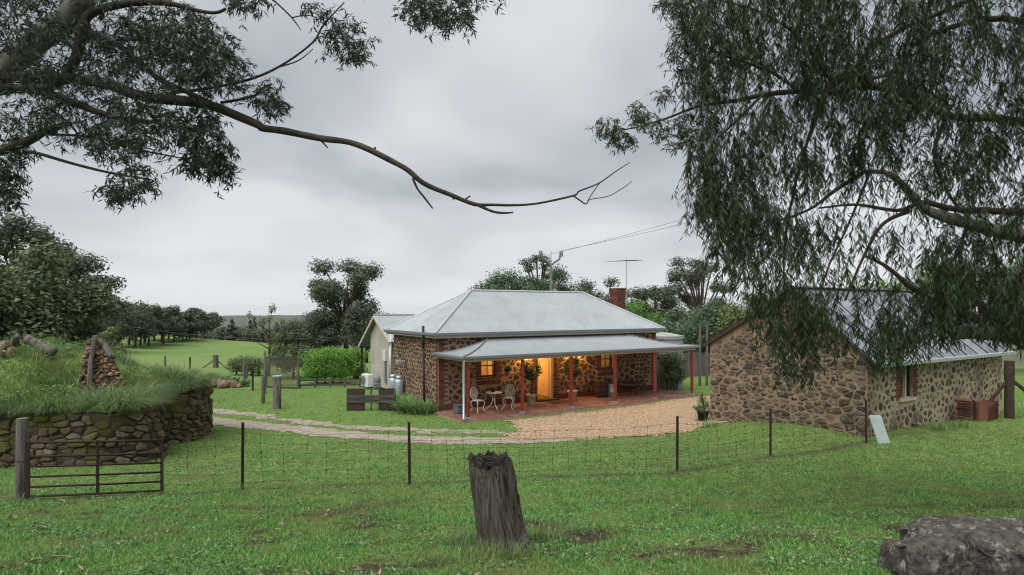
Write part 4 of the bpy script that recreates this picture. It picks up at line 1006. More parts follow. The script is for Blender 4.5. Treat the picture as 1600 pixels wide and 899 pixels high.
# big rocks bottom right
def crag(seed, sx, sy, sz, sub=5):
    import bmesh
    b = bmesh.new(); bmesh.ops.create_icosphere(b, subdivisions=sub, radius=1)
    for v in b.verts:
        c = v.co.copy(); an = math.atan2(c.y, c.x); zz = math.tanh(2.4*c.z)/math.tanh(2.4)*sz; rr = math.hypot(c.x, c.y)
        fl = rr**.72 if rr > 0 else 0
        lay = math.floor((zz+.02*mnoise.noise(Vector((c.x*3, c.y*3, seed))))/.06)
        g = 1+.22*mnoise.noise(Vector((math.cos(an)*1.3, math.sin(an)*1.3, seed*1.7)))+.16*mnoise.noise(Vector((math.cos(an)*2.6, math.sin(an)*2.6, lay*1.9+seed)))+.05*mnoise.fractal(Vector((c.x*7, c.y*7, c.z*7)), 1, 2, 4)
        x_, y_ = math.cos(an)*fl*sx*g, math.sin(an)*fl*sy*g; q = Vector((x_, y_, seed))
        z_ = zz+.05*mnoise.noise(q*3.2)+.035*mnoise.fractal(q*9, 1, 2, 5)-.05*max(0, 1-abs(mnoise.noise(q*3.7+Vector((9,0,0))))/.07)*(c.z > 0)
        v.co = (x_, y_, z_)
    me = bpy.data.meshes.new('rock'); b.to_mesh(me); b.free(); return me
for k, (px, py, d, sx, sy, sz, rz, lb) in enumerate(((1520,835,5.5,.66,.34,.24,.05,'broad flat lichen covered rock slab lying behind the grey boulders'),
    (1450,890,4.95,.30,.20,.21,.3,'rounded dark rock with grass at its side before the flat slab'),(1580,890,4.8,.34,.24,.27,-.2,'pale grey lumpy boulder against the flat slab'),(1395,870,5.2,.11,.10,.17,.5,'small upright stone at the end of the flat rock slab'),(1505,880,4.9,.14,.11,.16,.9,'small brown stone wedged under the flat slab edge'))):
    p = at(px, py, d); o = link('rock', crag(3+k*5, sx, sy, sz), M['rock'])
    o.location = (p.x, p.y, gz(p.x, p.y)+sz*.45); o.rotation_euler = (.06*(k-1), -.08+.05*k, rz); tag(o, lb, 'rock')

# ------------------------------------------------------------ things round the house
x, y, z = hit(580, 643); ws = empty('timber_screen', (x, y, z), .02, 'low dark plank screen on the lawn by the end wall', 'screen')
for a0, a1 in ((-.94,-.24),(.30,.92)):
    for k in range(2): MB().box(a0+(a1-a0)*k/2, a0+(a1-a0)*(k+1)/2-.012, -.02, .02, 0, .86).build('board', M['darkwood'], ws)
MB().box(-.96,.95,-.062,-.022,.50,.64).build('plank', M['greywood_h'], ws, bevel=.006); MB().box(-.955,.945,-.060,-.024,.32,.488).build('plank', M['greywood_h'], ws, bevel=.006)
MB().box(-.95,.95,-.02,.02,.862,.90).build('top_rail', M['iron'], ws); MB().box(-.02,.02,-.02,.02,0,.861).build('middle_post', M['iron'], ws); MB().box(-.985,-.945,-.025,.025,0,.88).build('end_post', M['iron'], ws); MB().box(.945,.985,-.025,.025,0,.88).build('end_post', M['iron'], ws)
def post(px, py, h, r, m, label, name='old_post', lean=0, cap=False, brace=None):
    x, y, z = hit(px, py); p = empty(name, (x, y, z), 0, label, 'post'); n_ = 10; v = []; f = []
    for j in range(9):
        t = j/8
        for i in range(n_):
            q = 2*math.pi*i/n_; rr_ = r*(1+.13*mnoise.noise(Vector((math.cos(q)*2+px, math.sin(q)*2, t*3)))); v.append((rr_*math.cos(q)+lean*t, rr_*math.sin(q), -.25+t*(h+.25)))
    for j in range(8):
        for i in range(n_): f.append((j*n_+i, j*n_+(i+1)%n_, (j+1)*n_+(i+1)%n_, (j+1)*n_+i))
    f.append(tuple(80+i for i in range(n_))); MB().add(v, f).build('shaft', m, p)
    if cap: MB().lathe([(r*1.12,h),(r*1.12,h+.06),(.0001,h+.065)], 12, (lean,0,0)).build('cap', M['galv'], p)
    if brace: 
        for bx_ in brace: MB().bar((bx_,.0,-.05),(0,0,h*.7), .08, .08).build('brace', m, p)
    return p
post(433, 640, 1.32, .17, M['greywood'], 'thick pale weathered post wrapped with wire on the lawn', cap=True)
post(411, 631, 1.2, .09, M['greywood'], 'dark split post beside the thick pale post')
post(414, 616, 2.1, .06, M['greywood'], 'tall thin dark post at the lattice end')
post(383, 601, 1.25, .14, M['greywood'], 'dark stout post before the low dark hedge')
post(395, 611, 1.1, .05, M['rust'], 'thin dark picket between the stout post and the lattice')
post(337, 575, .95, .2, M['greywood'], 'leaning strainer post with braces at the paddock edge', brace=(-1.0, .8))
post(297, 577, .85, .06, M['rust'], 'small dark picket at the paddock edge beside rubble')
post(258, 572, .8, .07, M['greywood'], 'short post in the paddock fence above the kiln')
post(1577, 655, 1.85, .13, M['darkwood'], 'thick dark strainer post with diagonal braces beyond the shed', brace=(-1.1, 1.7))
post(1060, 600, 1.5, .05, M['rust'], 'thin picket standing beside the water tank')
# lattice
A_, B_ = Vector(hit(416, 606)), Vector(hit(466, 609)); la = empty('lattice_screen', A_, math.atan2(B_.y-A_.y, B_.x-A_.x), 'weathered diagonal timber lattice panel beside the clipped hedge', 'lattice')
LW = (B_-A_).length; LHt = 1.55
for k in range(20):
    for sgn, yy in ((1, 0), (-1, .016)):
        c = -LHt+k*(LW+LHt)/19 if sgn > 0 else k*(LW+LHt)/19
        p0 = [c, .06]; p1 = [c+sgn*LHt, LHt+.06]
        if sgn > 0:
            t0 = max(0, -c/LHt); t1 = min(1, (LW-c)/LHt)
        else: t0 = max(0, (c-LW)/LHt); t1 = min(1, c/LHt)
        if t1-t0 < .06: continue
        MB().bar((c+sgn*LHt*t0, yy, .06+LHt*t0), (c+sgn*LHt*t1, yy, .06+LHt*t1), .030, .012, up=(0,1,0)).build('slat', M['lattice'], la)
MB().bar((0,-.015,.05),(LW,-.015,.05), .04, .06).build('rail', M['greywood_h'], la); MB().bar((0,-.015,LHt+.06),(LW,-.015,LHt+.06), .04, .06).build('rail', M['greywood_h'], la)
for xx in (0, LW): MB().box(xx-.04, xx+.04, -.035, .045, -.2, LHt+.12).build('frame_post', M['greywood'], la)
A2 = Vector(hit(468, 608)); B2 = Vector(hit(562, 606)); lf = empty('low_rail', A2, math.atan2(B2.y-A2.y, B2.x-A2.x), 'low grey rail fence under the clipped hedge', 'fence')
LL = (B2-A2).length
for h in (.12,.38): MB().box(0, LL, -.02,.02,h,h+.09).build('rail', M['greywood_h'], lf)
for t in np.linspace(0,1,5): MB().box(t*LL-.04,t*LL+.04,.021,.09,-.1,.52).build('post', M['greywood'], lf)
# rubble heaps
for nm, (px, py, n_, w_) in (('by the paddock fence', (301, 598, 12, .5)), ('among weeds before the paddock', (346, 606, 26, .9))):
    c = Vector(hit(px, py)); rg = R(px)
    for i in range(n_):
        a_ = rg.uniform(0, 6.28); r = w_*math.sqrt(rg.random()); hh = max(0, .55*(1-r/w_))*rg.random()
        o = link('rubble_stone', rmesh[i%6], M['rubble']); o.scale = (rg.uniform(1,2),)*3; xx, yy = c.x+r*math.cos(a_)*1.2, c.y+r*math.sin(a_)*.6; o.location = (xx, yy, gz(xx, yy)+.10+hh); o.rotation_euler = (rg.random()*6, rg.random()*6, rg.random()*6)
        tag(o, f'reddish rubble stone in the heap {nm}', 'stone', f'rubble {nm}')
# water tank and things beyond the veranda end
wt = empty('water_tank', (8.15, 32.3, gz(8.15,32.3)), 0, 'round pale concrete water tank at the far end of the farmhouse', 'water tank')
MB().lathe([(1.0,-.3),(1.0,2.62),(1.05,2.62),(1.05,2.78),(.2,2.95),(.001,2.95)], 40).build('body', M['concrete'], wt, False)
MB().tube([(-1.02,-.3,0.1),(-1.02,-.3,2.6)], .03, 6).build('pipe', M['galv'], wt)
nb = empty('neighbour_house', at(1036, 560, 52), ANG, 'distant pale roofed house behind the water tank', 'house')
MB().box(-2.5,2.5,-2,2,-2,2.0).build('wall', M['render'], nb); rfn = MB().add([(-3,-2.4,1.9),(3,-2.4,1.9),(3,2.4,1.9),(-3,2.4,1.9),(-1.2,0,3.3),(1.2,0,3.3)], [(0,1,5,4),(2,3,4,5),(1,2,5),(3,0,4)]).build('roof', M['roof'], nb)
MB().box(-.5,.4,-2.03,-1.98,-.2,1.2).build('window', M['gutter'], nb)
A3, B3 = Vector((9.6, 37, 0)), Vector((17, 41, 0)); pf_ = empty('paling_fence', A3, math.atan2(4, 7.4), 'dark timber paling fence beyond the lawn behind the shed', 'fence')
for k in range(52): MB().box(k*.16, k*.16+.15, 0, .02, -.5, 1.25+.04*math.sin(k*5.1)).build('paling', M['greywood'], pf_)
MB().box(0,8.3,.021,.07,.9,1.0).build('rail', M['greywood_h'], pf_)
for (px, py, h) in ((1093, 573, 2.4), (1104, 578, 2.6)):
    p = at(px, py, 33); h += p.z-gz(p.x, p.y); p.z = gz(p.x, p.y); MB().tube([(0,0,-.5),(.03,0,h)], .07, 7).build('garden_post', M['greywood'], tag(empty('garden_post', p), 'pale upright post before the paling fence', 'post', 'posts before the paling fence')).name = 'shaft'
# service pole with Y arms behind the house
pp = empty('power_pole', at(861, 560, 46), .3, 'wooden power pole with forked insulator arms behind the roof', 'power pole')
zt = (560-412)/F*46; MB().tube([(0,0,-2.5),(0,0,zt)], [.15,.11], 8).build('shaft', M['greywood'], pp, True)
for sx in (-1, 1): 
    pts = smooth_path([(0,0,zt-.15),(.35*sx,0,zt+.15),(.66*sx,0,zt+.35),(.76*sx,0,zt+.75)], 4); MB().tube(pts, .085, 6).build('arm', M['gutter'], pp, True)
    for xx in (.76*sx, .92*sx): MB().tube([(xx,0,zt+.55),(xx,0,zt+.95)], .065, 6).build('insulator', M['gutter'], pp)
MB().tube([(0,0,zt),(0,0,zt+.95)], .03, 6).build('centre_pin', M['galv'], pp)
MB().lathe([(.16,0),(.18,.05),(.18,.5),(.12,.55)], 12, (.3,-.1,zt-2.5)).build('transformer', M['gutter'], pp, True)
def cable(p, q, sag, r, label):
    pts = [p.lerp(q, t)+Vector((0,0,-4*sag*t*(1-t))) for t in np.linspace(0,1,24)]
    o = MB().tube(pts, r, 4).build('overhead_wire', M['wire'], None); return tag(o, label, 'wire')
cable(at(858,398,46), at(1780,112,30), .5, .011, 'upper thin wire running from the power pole past the gum tree')
cable(at(876,392,46), at(1780,150,30), .5, .011, 'lower thin wire running from the power pole past the gum tree')
cable(at(579,522,33), at(-60,452,26), 1.0, .014, 'sagging black cable from the annex gable towards the big left trees')
# by the shed
x, y, z = hit(1098, 659); pb = empty('shed_pot_plant', (x, y, z), 0, 'straggly flowering shrub in a black pot by the shed corner', 'potted plant')
MB().lathe([(.15,0),(.19,.3),(.205,.3),(.205,.34),(.17,.34)], 14).build('pot', M['black'], pb, True)
rs = np.random.RandomState(9); link('foliage', np_mesh('foliage', blob_leaves(rs, [(-.1,0,.5),(.15,.05,.55),(0,.1,.7),(.3,0,.35),(-.25,0,.45)], [.2,.2,.18,.2,.16], 800, .09, .35, .1), 4), M['leaf_strap'], pb)
link('flower', np_mesh('flower', blob_leaves(rs, [(-.1,0,.85),(.1,.05,.8),(.3,0,.6)], [.05,.04,.04], 30, .05, .8), 4), mat('red_petal', (.35,.06,.05)), pb)
x, y, z = hit(1104, 661); pk = empty('leaning_stake', (x, y, z), 0, 'short black stake leaning beside the potted shrub', 'stake'); MB().bar((0,0,-.1),(-.16,0,.98), .04, .03).build('shaft', M['iron'], pk)
slab = empty('leaning_sheet', hit(1382, 694), .15, 'pale blue green sheet leaning against the shed corner', 'sheet'); ns = 6
v = []; 
for t in (0,1):
    for xx in (-.17,-.12,.12,.17): v.append((xx-.18*t+(0 if t else 0), .10*t, t*.72-.03*(abs(xx)>.15)*t))
v += [(a, b+.03, c) for a, b, c in v]
MB().add(v, [(0,1,5,4),(1,2,6,5),(2,3,7,6),(8,12,13,9),(9,13,14,10),(10,14,15,11),(4,5,13,12),(5,6,14,13),(6,7,15,14),(0,4,12,8),(3,11,15,7),(0,8,9,1),(1,9,10,2),(2,10,11,3)]).build('panel', M['fibro'], slab)
for k, (a0, b0) in enumerate((((1396,660),(1432,668)),((1432,650),(1462,660)))):
    p, q = Vector(hit(*a0)), Vector(hit(*b0)); o = empty('old_plank', p, 0, ('long dark plank lying below the shed window','short dark plank lying by weeds at the shed wall')[k], 'plank'); MB().bar((0,0,.09+.03*k),q-p+Vector((0,0,.05)), .14, .04).build('board', M['greywood_h'], o)
c = Vector(hit(1530, 658)); ud = Vector((CU, SU, 0)); vd_ = Vector((-SU, CU, 0))
tm = MB()
for i in range(7):
    t = i/6; tm.v += [(-.15+.3*t, .0, .03*math.sin(t*math.pi*2)), (-.15+.3*t, .42, .03*math.sin(t*math.pi*2)), (-.15+.3*t, .0, .03*math.sin(t*math.pi*2)+.016), (-.15+.3*t, .42, .03*math.sin(t*math.pi*2)+.016)]
for i in range(6): b0 = i*4; tm.f += [(b0,b0+1,b0+5,b0+4),(b0+2,b0+6,b0+7,b0+3),(b0,b0+4,b0+6,b0+2),(b0+1,b0+3,b0+7,b0+5)]
tm.f += [(0,2,3,1),(24,25,27,26)]; tmesh = tm.mesh('roof_tile'); rg = R(6)
for stack, (off, n_) in enumerate(((-.30, 9), (.05, 0))):
    for i in range(n_):
        o = link('roof_tile', tmesh, M['terracotta']); p = c+ud*off; o.location = (p.x, p.y, c.z+.04+i*.072); o.rotation_euler = (0,0,ANG+rg.uniform(-.06,.06)); o.scale = (1.45,.95,1.6)
        tag(o, 'terracotta roof tile lying flat in the stack by the shed', 'roof tile', 'flat stacked tiles')
for i in range(9):
    o = link('roof_tile', tmesh, M['terracotta']); p = c+ud*(.08+i*.085)-vd_*.05; o.location = (p.x, p.y, c.z+.02); o.rotation_euler = (math.pi/2-.08, 0, ANG-math.pi/2+.25); o.rotation_euler = (math.radians(84), rg.uniform(-.05,.05), ANG-1.25); o.scale = (1.1,1.3,1.4)
    tag(o, 'terracotta roof tile standing on edge beside the flat tile stack', 'roof tile', 'tiles standing on edge')

# ------------------------------------------------------------ background trees
def tree(name, label, px, py, d, h, w, kind, seed, leaf, nleaf=3500, size=None, group=None, top=None, trunk=None, cat='tree'):
    """base under photo column px at distance d; h height above base, w crown width"""
    base = at(px, 484, d); bz = gz(base.x, base.y); base.z = bz
    if top is not None: h = (at(px, top, d).z-bz)*1.04
    t = empty(name, base, 0, label, cat, group); rs = np.random.RandomState(seed); rg = R(seed)
    size = size or max(.09, d*.0034); C_ = []; Rr = []; mb = MB(); bark = M[trunk or 'bark_d']; rt = max(.06, h*.022)
    if kind == 'gum':
        fork = h*.38; mb.tube(smooth_path([(0,0,-.4),(.02*h,0,fork*.5),(-.01*h,.01*h,fork),(.02*h,0,h*.7)], 3), [rt*1.3]*3+[rt]*4+[rt*.7]*2+[rt*.4], 7)
        for i in range(26):
            a_ = rg.uniform(0,6.28); zc = h*rg.uniform(.40,.95); rad = w*.5*math.sqrt(max(.05,1-((zc/h-.62)/.42)**2))*rg.uniform(.35,.95)
            c = (rad*math.cos(a_), rad*math.sin(a_), zc); r = w*rg.uniform(.12,.21); C_.append(c); Rr.append((r, r, r*.62))
            mb.tube(smooth_path([(0,0,fork*rg.uniform(.8,1.3)),(c[0]*.5,c[1]*.5,zc*.78),c], 3), [rt*.45]*3+[rt*.3]*3+[rt*.12], 5)
    elif kind == 'round':
        mb.tube([(0,0,-.4),(.02*h,0,h*.3),(0,0,h*.75)], [rt*1.4,rt,rt*.4], 7)
        for i in range(44):
            dd_ = rand_dirs(rs, 1)[0]; k = rs.uniform(.45,.86); zc = h*.55+dd_[2]*h*.42*k; c = (dd_[0]*w*.5*k, dd_[1]*w*.5*k, zc); r = w*rs.uniform(.11,.19); C_.append(c); Rr.append((r, r, r*.8))
            if i % 3 == 0: mb.tube([(0,0,h*.3),(c[0]*.5,c[1]*.5,zc*.8),c], [rt*.5,rt*.3,rt*.1], 5)
    elif kind == 'conifer':
        mb.tube([(0,0,-.4),(0,0,h*.95)], [rt,rt*.3], 6)
        for i in range(14):
            z = (i+.5)/14; a_ = i*2.4; rad = w*.28*(1-z)*1.2; C_.append((rad*math.cos(a_), rad*math.sin(a_), h*(.1+.88*z))); r = w*.30*(1.1-z); Rr.append((r, r, h*.07))
    elif kind == 'bare':
        for i in range(14):
            z0 = h*rg.uniform(.25,.85); a_ = rg.uniform(0,6.28); L = w*.5*rg.uniform(.5,1); c = (L*math.cos(a_), L*math.sin(a_), z0+L*.9); mb.tube([(0,0,z0),(c[0]*.6,c[1]*.6,z0+L*.4),c], [rt*.35,rt*.22,rt*.08], 4); C_.append(c); Rr.append((w*.1,)*3)
        mb.tube([(0,0,-.3),(.05,0,h*.5),(0,0,h)], [rt,rt*.7,rt*.15], 6)
    mb.build('trunk', bark, t, True)
    me = np_mesh('crown', blob_leaves(rs, C_, Rr, int(nleaf*1.7), size*1.12, .6, .35), 4); link('crown', me, leaf, t)
    return t
L_ = M
tree('broadleaf_tree', 'large dark broad leaved tree behind the grassy bank', 38, 0, 25, 0, 6.2, 'round', 1, L_['leaf_dark'], 17000, .17, top=372)
tree('broadleaf_tree', 'dense dark tree standing left of the grassy bank', -60, 0, 22, 0, 7.0, 'round', 2, L_['leaf_dark'], 12000, .17, top=390)
tree('broadleaf_tree', 'lower dark bushy tree right of the large broad leaved tree', 104, 0, 29, 0, 3.8, 'round', 3, L_['leaf_dark'], 9000, .17, top=458)
tree('gum_tree', 'tall open gum rising behind the large dark broadleaf', 112, 0, 34, 0, 5.0, 'gum', 4, L_['leaf_far'], 5500, .18, top=392)
tree('gum_tree', 'purple tinged gum behind the dark trees at the bank', 28, 0, 36, 0, 5.6, 'gum', 5, L_['leaf_far'], 6000, .18, top=345)
tree('round_shrub', 'light green round shrub beside the broken wall', 176, 0, 24, 0, 1.5, 'round', 6, L_['leaf_olive'], 2600, .10, top=505, cat='shrub')
rg = R(19)
for i in range(22):
    t_ = i/21; px = 140+176*t_+rg.uniform(-7,7); top = 470+22*t_+rg.uniform(-7,6); d = 70+58*t_+rg.uniform(-4,8)
    tree('paddock_tree', 'dark gum in the row along the far edge of the paddock', px, 0, d, 0, 5.0+3.5*rg.random(), 'gum' if i % 2 else 'round', 100+i, L_['leaf_far'], 1900, None, 'trees along the paddock', top=top)
for i in range(17):
    px = 318+i*10.5+rg.uniform(-5,5); cf = i in (4, 7, 8, 11); tree('valley_tree', 'narrow dark conifer on the slope below the paddock' if cf else 'small dark tree on the slope below the paddock', px, 0, 150+rg.uniform(-12,30), 0, (4.5 if cf else 8+4*rg.random()), 'conifer' if cf else 'round', 200+i, L_['leaf_far'], 1100, None, 'valley conifers' if cf else 'valley trees', top=(502 if cf else 513)+rg.uniform(-5,4))
tree('gum_tree', 'tall spreading gum tree left of the annex', 538, 0, 62, 0, 8.2, 'gum', 37, L_['leaf_far'], 11000, .2, top=411)
tree('gum_tree', 'lower bushy gum under the tall spreading gum', 505, 0, 60, 0, 5.4, 'round', 32, L_['leaf_far'], 5000, .2, top=486)
tree('gum_tree', 'dark rounded tree between the tall gum and annex', 572, 0, 58, 0, 5.5, 'round', 33, L_['leaf_far'], 5000, .2, top=470)
tree('dark_bush', 'dark mass of bush left of the tall spreading gum', 462, 0, 70, 0, 6, 'round', 34, L_['leaf_far'], 4000, .22, top=503, cat='bush')
tree('bare_sapling', 'nearly leafless sapling rising above the hedges', 420, 0, 38, 0, 2.6, 'bare', 35, L_['leaf_olive'], 420, .12, top=488)
tree('garden_bush', 'dark green garden bush behind the lattice', 458, 0, 37, 0, 3.2, 'round', 36, L_['leaf_dark'], 3500, .11, top=536, cat='bush')
def hedge(name, label, A, B, w, h, n_, leaf, size, seed, z0=.15):
    A, B = Vector(A), Vector(B); o = empty(name, A, math.atan2(B.y-A.y, B.x-A.x), label, 'hedge'); L = (B-A).length; rs = np.random.RandomState(seed); c = []; r = []
    for i in range(int(26*max(1, L/3))):
        c.append((rs.uniform(w*.35, L-w*.35), w*.5+rs.uniform(-.25,.25)*w, z0+rs.uniform(.25,.80)*(h-z0))); q = rs.uniform(.28,.40)*min(w, h); r.append((q, q, q*.85))
    for x_ in np.linspace(w*.3, L-w*.3, 5):
        for z_ in (.3, .75): c.append((x_, w*.5, z0+(h-z0)*z_)); q = .34*min(w,h); r.append((q,q,q*.8))
    c = [(a_, b_, z0+(z_-z0)*(1-.38*(abs(a_-L/2)/(L/2))**2.5)) for a_, b_, z_ in c]
    link('foliage', np_mesh('foliage', blob_leaves(rs, c, r, n_, size, .6, .72), 4), leaf, o)
    mb = MB()
    for x_ in np.linspace(w*.5, L-w*.5, 4): mb.tube([(x_,w*.5,-.2),(x_+.1,w*.5,h*.6)], [.06,.03], 5)
    mb.build('stems', M['bark_d'], o)
a0, b0 = Vector(hit(463, 603)), Vector(hit(549, 603)); hedge('clipped_hedge', 'bright green rounded clipped hedge beside the lattice', a0, b0, 1.7, 2.12, 15000, L_['leaf_hedge'], .10, 71)
hedge('clipped_hedge', 'darker clipped hedge behind the bright hedge by the annex', at(530,598,36), at(572,598,36), 1.3, 2.3, 9000, L_['leaf_hedge'], .10, 72, 0)
hedge('low_hedge', 'low dark hedge along the paddock edge', hit(346,588), hit(406,590), 1.2, 1.25, 4200, L_['leaf_dark'], .10, 73)
hedge('weed_clump', 'pale green weeds growing around the rubble heaps', hit(305,603), hit(380,608), 1.2, .55, 3000, L_['leaf_strap'], .12, 74, 0)
hedge('climber_shrub', 'dark leafy shrub growing at the far end of the farmhouse', h2w(12.35,-.5,-.1), h2w(14.2,-.4,-.1), 1.1, 2.3, 5200, L_['leaf_dark'], .09, 75, 0)
tree('pepper_tree', 'broad green pepper tree rising behind the farmhouse ridge', 800, 0, 52, 0, 6.5, 'round', 41, L_['leaf_pepper'], 9000, .17, top=412)
tree('pepper_tree', 'green tree behind the farmhouse beside the power pole', 858, 0, 54, 0, 6, 'round', 42, L_['leaf_pepper'], 8000, .17, top=408)
tree('pepper_tree', 'low rounded pepper tree at the left end of the roof ridge', 768, 0, 55, 0, 5.0, 'round', 141, L_['leaf_pepper'], 5000, .17, top=424)
tree('pepper_tree', 'full green tree between the power pole and the chimney gum', 896, 0, 56, 0, 5.2, 'round', 142, L_['leaf_pepper'], 5000, .17, top=432)
tree('pepper_tree', 'green tree filling the gap left of the chimney', 930, 0, 62, 0, 5.6, 'round', 143, L_['leaf_pepper'], 4500, .19, top=452)
tree('pepper_tree', 'bushy green tree over the water tank', 1062, 0, 47, 0, 4.6, 'round', 144, L_['leaf_pepper'], 5000, .15, top=468)
tree('pepper_tree', 'dark green tree behind the bright tree at the roof hip', 1010, 0, 66, 0, 7.5, 'round', 145, L_['leaf_far'], 4500, .2, top=462)
tree('gum_tree', 'thin topped gum poking out above the pepper trees', 842, 0, 66, 0, 4.5, 'gum', 43, L_['leaf_far'], 2600, .2, top=400)
tree('gum_tree', 'flat topped gum tree behind the brick chimney', 945, 0, 60, 0, 7.0, 'gum', 44, L_['leaf_far'], 5500, .19, top=434)
tree('gum_tree', 'flat crowned gum behind the right end of the roof', 1024, 0, 58, 0, 6.0, 'gum', 45, L_['leaf_far'], 5500, .19, top=448)
tree('fresh_tree', 'bright fresh green tree behind the chimney and hip', 995, 0, 44, 0, 4.6, 'round', 46, L_['leaf_fresh'], 6000, .15, top=463)
tree('gum_tree', 'tall gum with open branches beside the hanging foliage', 1095, 0, 62, 0, 7.0, 'gum', 47, L_['leaf_far'], 6500, .19, top=405)
tree('pepper_tree', 'weeping green pepper tree behind the far shed corner', 1118, 0, 41, 0, 5.6, 'round', 48, L_['leaf_pepper'], 8000, .14, top=462)
tree('olive_tree', 'yellowish green bushy tree behind the shed gable', 1172, 0, 38, 0, 5.0, 'round', 49, L_['leaf_olive'], 6000, .14, top=455)
for i, (px, top, lf, lb) in enumerate(((1250,440,'leaf_pepper','green tree behind the shed roof ridge'),(1340,415,'leaf_fresh','bright tree behind the shed roof'),(1440,400,'leaf_fresh','tall bright green tree beyond the shed roof'),(1530,395,'leaf_fresh','fresh green tree beyond the broken limb stub'),(1620,385,'leaf_fresh','bright tree beyond the dark strainer post'))):
    tree('garden_tree', lb, px, 0, 36+i*1.5, 0, 6.0, 'round', 80+i, L_[lf], 6500, .15, top=top)
for i in range(9):
    px = 600+i*75; tree('back_tree', 'dark tree low in the belt behind the farmhouse', px, 0, 80, 0, 9.5, 'round', 300+i, L_['leaf_far'], 3000, .26, 'belt of trees behind the farmhouse', top=488)
fs = empty('farm_shed', at(378, 530, 150), 0, 'tiny pale farm shed beyond the paddock edge', 'shed'); MB().box(-2.2,2.2,-1.5,1.5,-2,1.0).build('wall', M['galv'], fs); MB().add([(-2.4,-1.7,1.0),(2.4,-1.7,1.0),(2.4,1.7,1.4),(-2.4,1.7,1.4)], [(0,1,2,3)]).build('roof', M['roof'], fs)

# strap leaved clump along the end wall
def blades(name, P, L, W, lean, droop, m, rs, seg=4, bias=None):
    """curved long blades; P bases (n,3)"""
    n_ = len(P); a_ = rs.uniform(0, 6.28, n_); d = np.stack([np.cos(a_), np.sin(a_)], -1)
    if bias is not None: d = d+bias; d /= np.linalg.norm(d, axis=1)[:,None]+1e-9
    d = np.stack([d[:,0], d[:,1], np.zeros(n_)], -1); s = np.stack([-d[:,1], d[:,0], np.zeros(n_)], -1); rows = []
    for j in range(seg+1):
        t = j/seg; hor = (lean*t+droop*t*t)[:,None]*L[:,None]; ver = (t*(1-.35*lean)-droop*.75*t*t*t)[:,None]*L[:,None]
        c = P+d*hor+np.array([0,0,1.])*ver; w = W*(1-t)**.7*(.6+.4*min(1,t*4))+.0006; rows.append(c-s*w[:,None]*.5); rows.append(c+s*w[:,None]*.5)
    V = np.stack(rows, 1).reshape(-1, 3); b = np.arange(n_)[:,None]*(2*(seg+1))
    f = np.concatenate([b+np.array([[2*j, 2*j+1, 2*j+3, 2*j+2]]) for j in range(seg)], 1).reshape(-1, 4)
    return np_mesh_idx(name, V, f)
rs = np.random.RandomState(12)
for i in range(9):
    v_ = .25+i*.42; p = h2w(-.55-.25*(i % 2), v_); p.z = gz(p.x, p.y); o = empty('strap_leaf_clump', p, 0, 'strap leaved green clump at the foot of the stone end wall', 'plant', 'clumps along the end wall')
    n_ = 230; P = np.stack([rs.normal(0,.22,n_), rs.normal(0,.2,n_), np.zeros(n_)], -1); link('leaves', blades('leaves', P, rs.uniform(.55,1.0,n_), np.full(n_,.04), rs.uniform(.3,.7,n_), rs.uniform(.3,.6,n_), None, rs), M['leaf_strap'], o)
for px, py in ((1500,668),(1470,672),(1108,668)):
    x, y, z = hit(px, py); n_ = 120; P = np.stack([rs.normal(0,.16,n_), rs.normal(0,.12,n_), np.zeros(n_)], -1); o = empty('grass_tussock', (x, y, z), 0, 'tall green grass tussock against the shed wall', 'plant', 'tussocks by the shed'); link('leaves', blades('leaves', P, rs.uniform(.2,.45,n_), np.full(n_,.012), rs.uniform(.2,.5,n_), rs.uniform(.2,.5,n_), None, rs), M['leaf_strap'], o)

# ------------------------------------------------------------ the two big gums framing the view
def limb(mb, pts, d, n=8, wob=.0, sub=4, seed=0):
    """pts rows: px, py, radius_px[, depth offset]"""
    rows = []
    for p in pts:
        dep = d+(p[3] if len(p) > 3 else 0); q = at(p[0], p[1], dep); rows.append((q.x, q.y, q.z, .74*p[2]/F*dep))
    sm = smooth_path(rows, sub); out_ = []; rad = []
    for i, r in enumerate(sm):
        w_ = wob*r[3]; v3 = Vector(r[:3]); nn = mnoise.noise_vector(v3*2.2+Vector((seed,0,0)))*w_; out_.append(v3+nn); rad.append(max(.002, r[3]*(1+.10*mnoise.noise(v3*6+Vector((seed,3,0))))))
    mb.tube(out_, rad, n); return out_
def spray(rs, mb, p0, d, L, nleaf, lsize, droop=.5, leaves=None, wid=.15, r0=.004, lean_down=.6):
    """a twig from p0 along d with narrow leaves hanging off it"""
    pts = []; p = np.array(p0, float); d = np.array(d, float); d /= np.linalg.norm(d)
    for i in range(6):
        pts.append(p.copy()); d = d+np.array([0,0,-droop*.22])+rs.normal(0,.14,3); d /= np.linalg.norm(d); p = p+d*L/5
    mb.tube([Vector(q) for q in pts], [r0*(1-.14*i) for i in range(6)], 3, False)
    A = np.array(pts); t = np.sort(rs.uniform(.12, 1, nleaf))*4.999; i0 = t.astype(int); fr = (t-i0)[:,None]; B = A[i0]*(1-fr)+A[i0+1]*fr
    D = rand_dirs(rs, nleaf)*.75+np.array([0,0,-lean_down])*1.1; D /= np.linalg.norm(D, axis=1)[:,None]; ln = lsize*rs.uniform(.6,1.3,nleaf)
    leaves.append(leaf_quads(B, D, side_of(D, rs), ln, ln*wid))
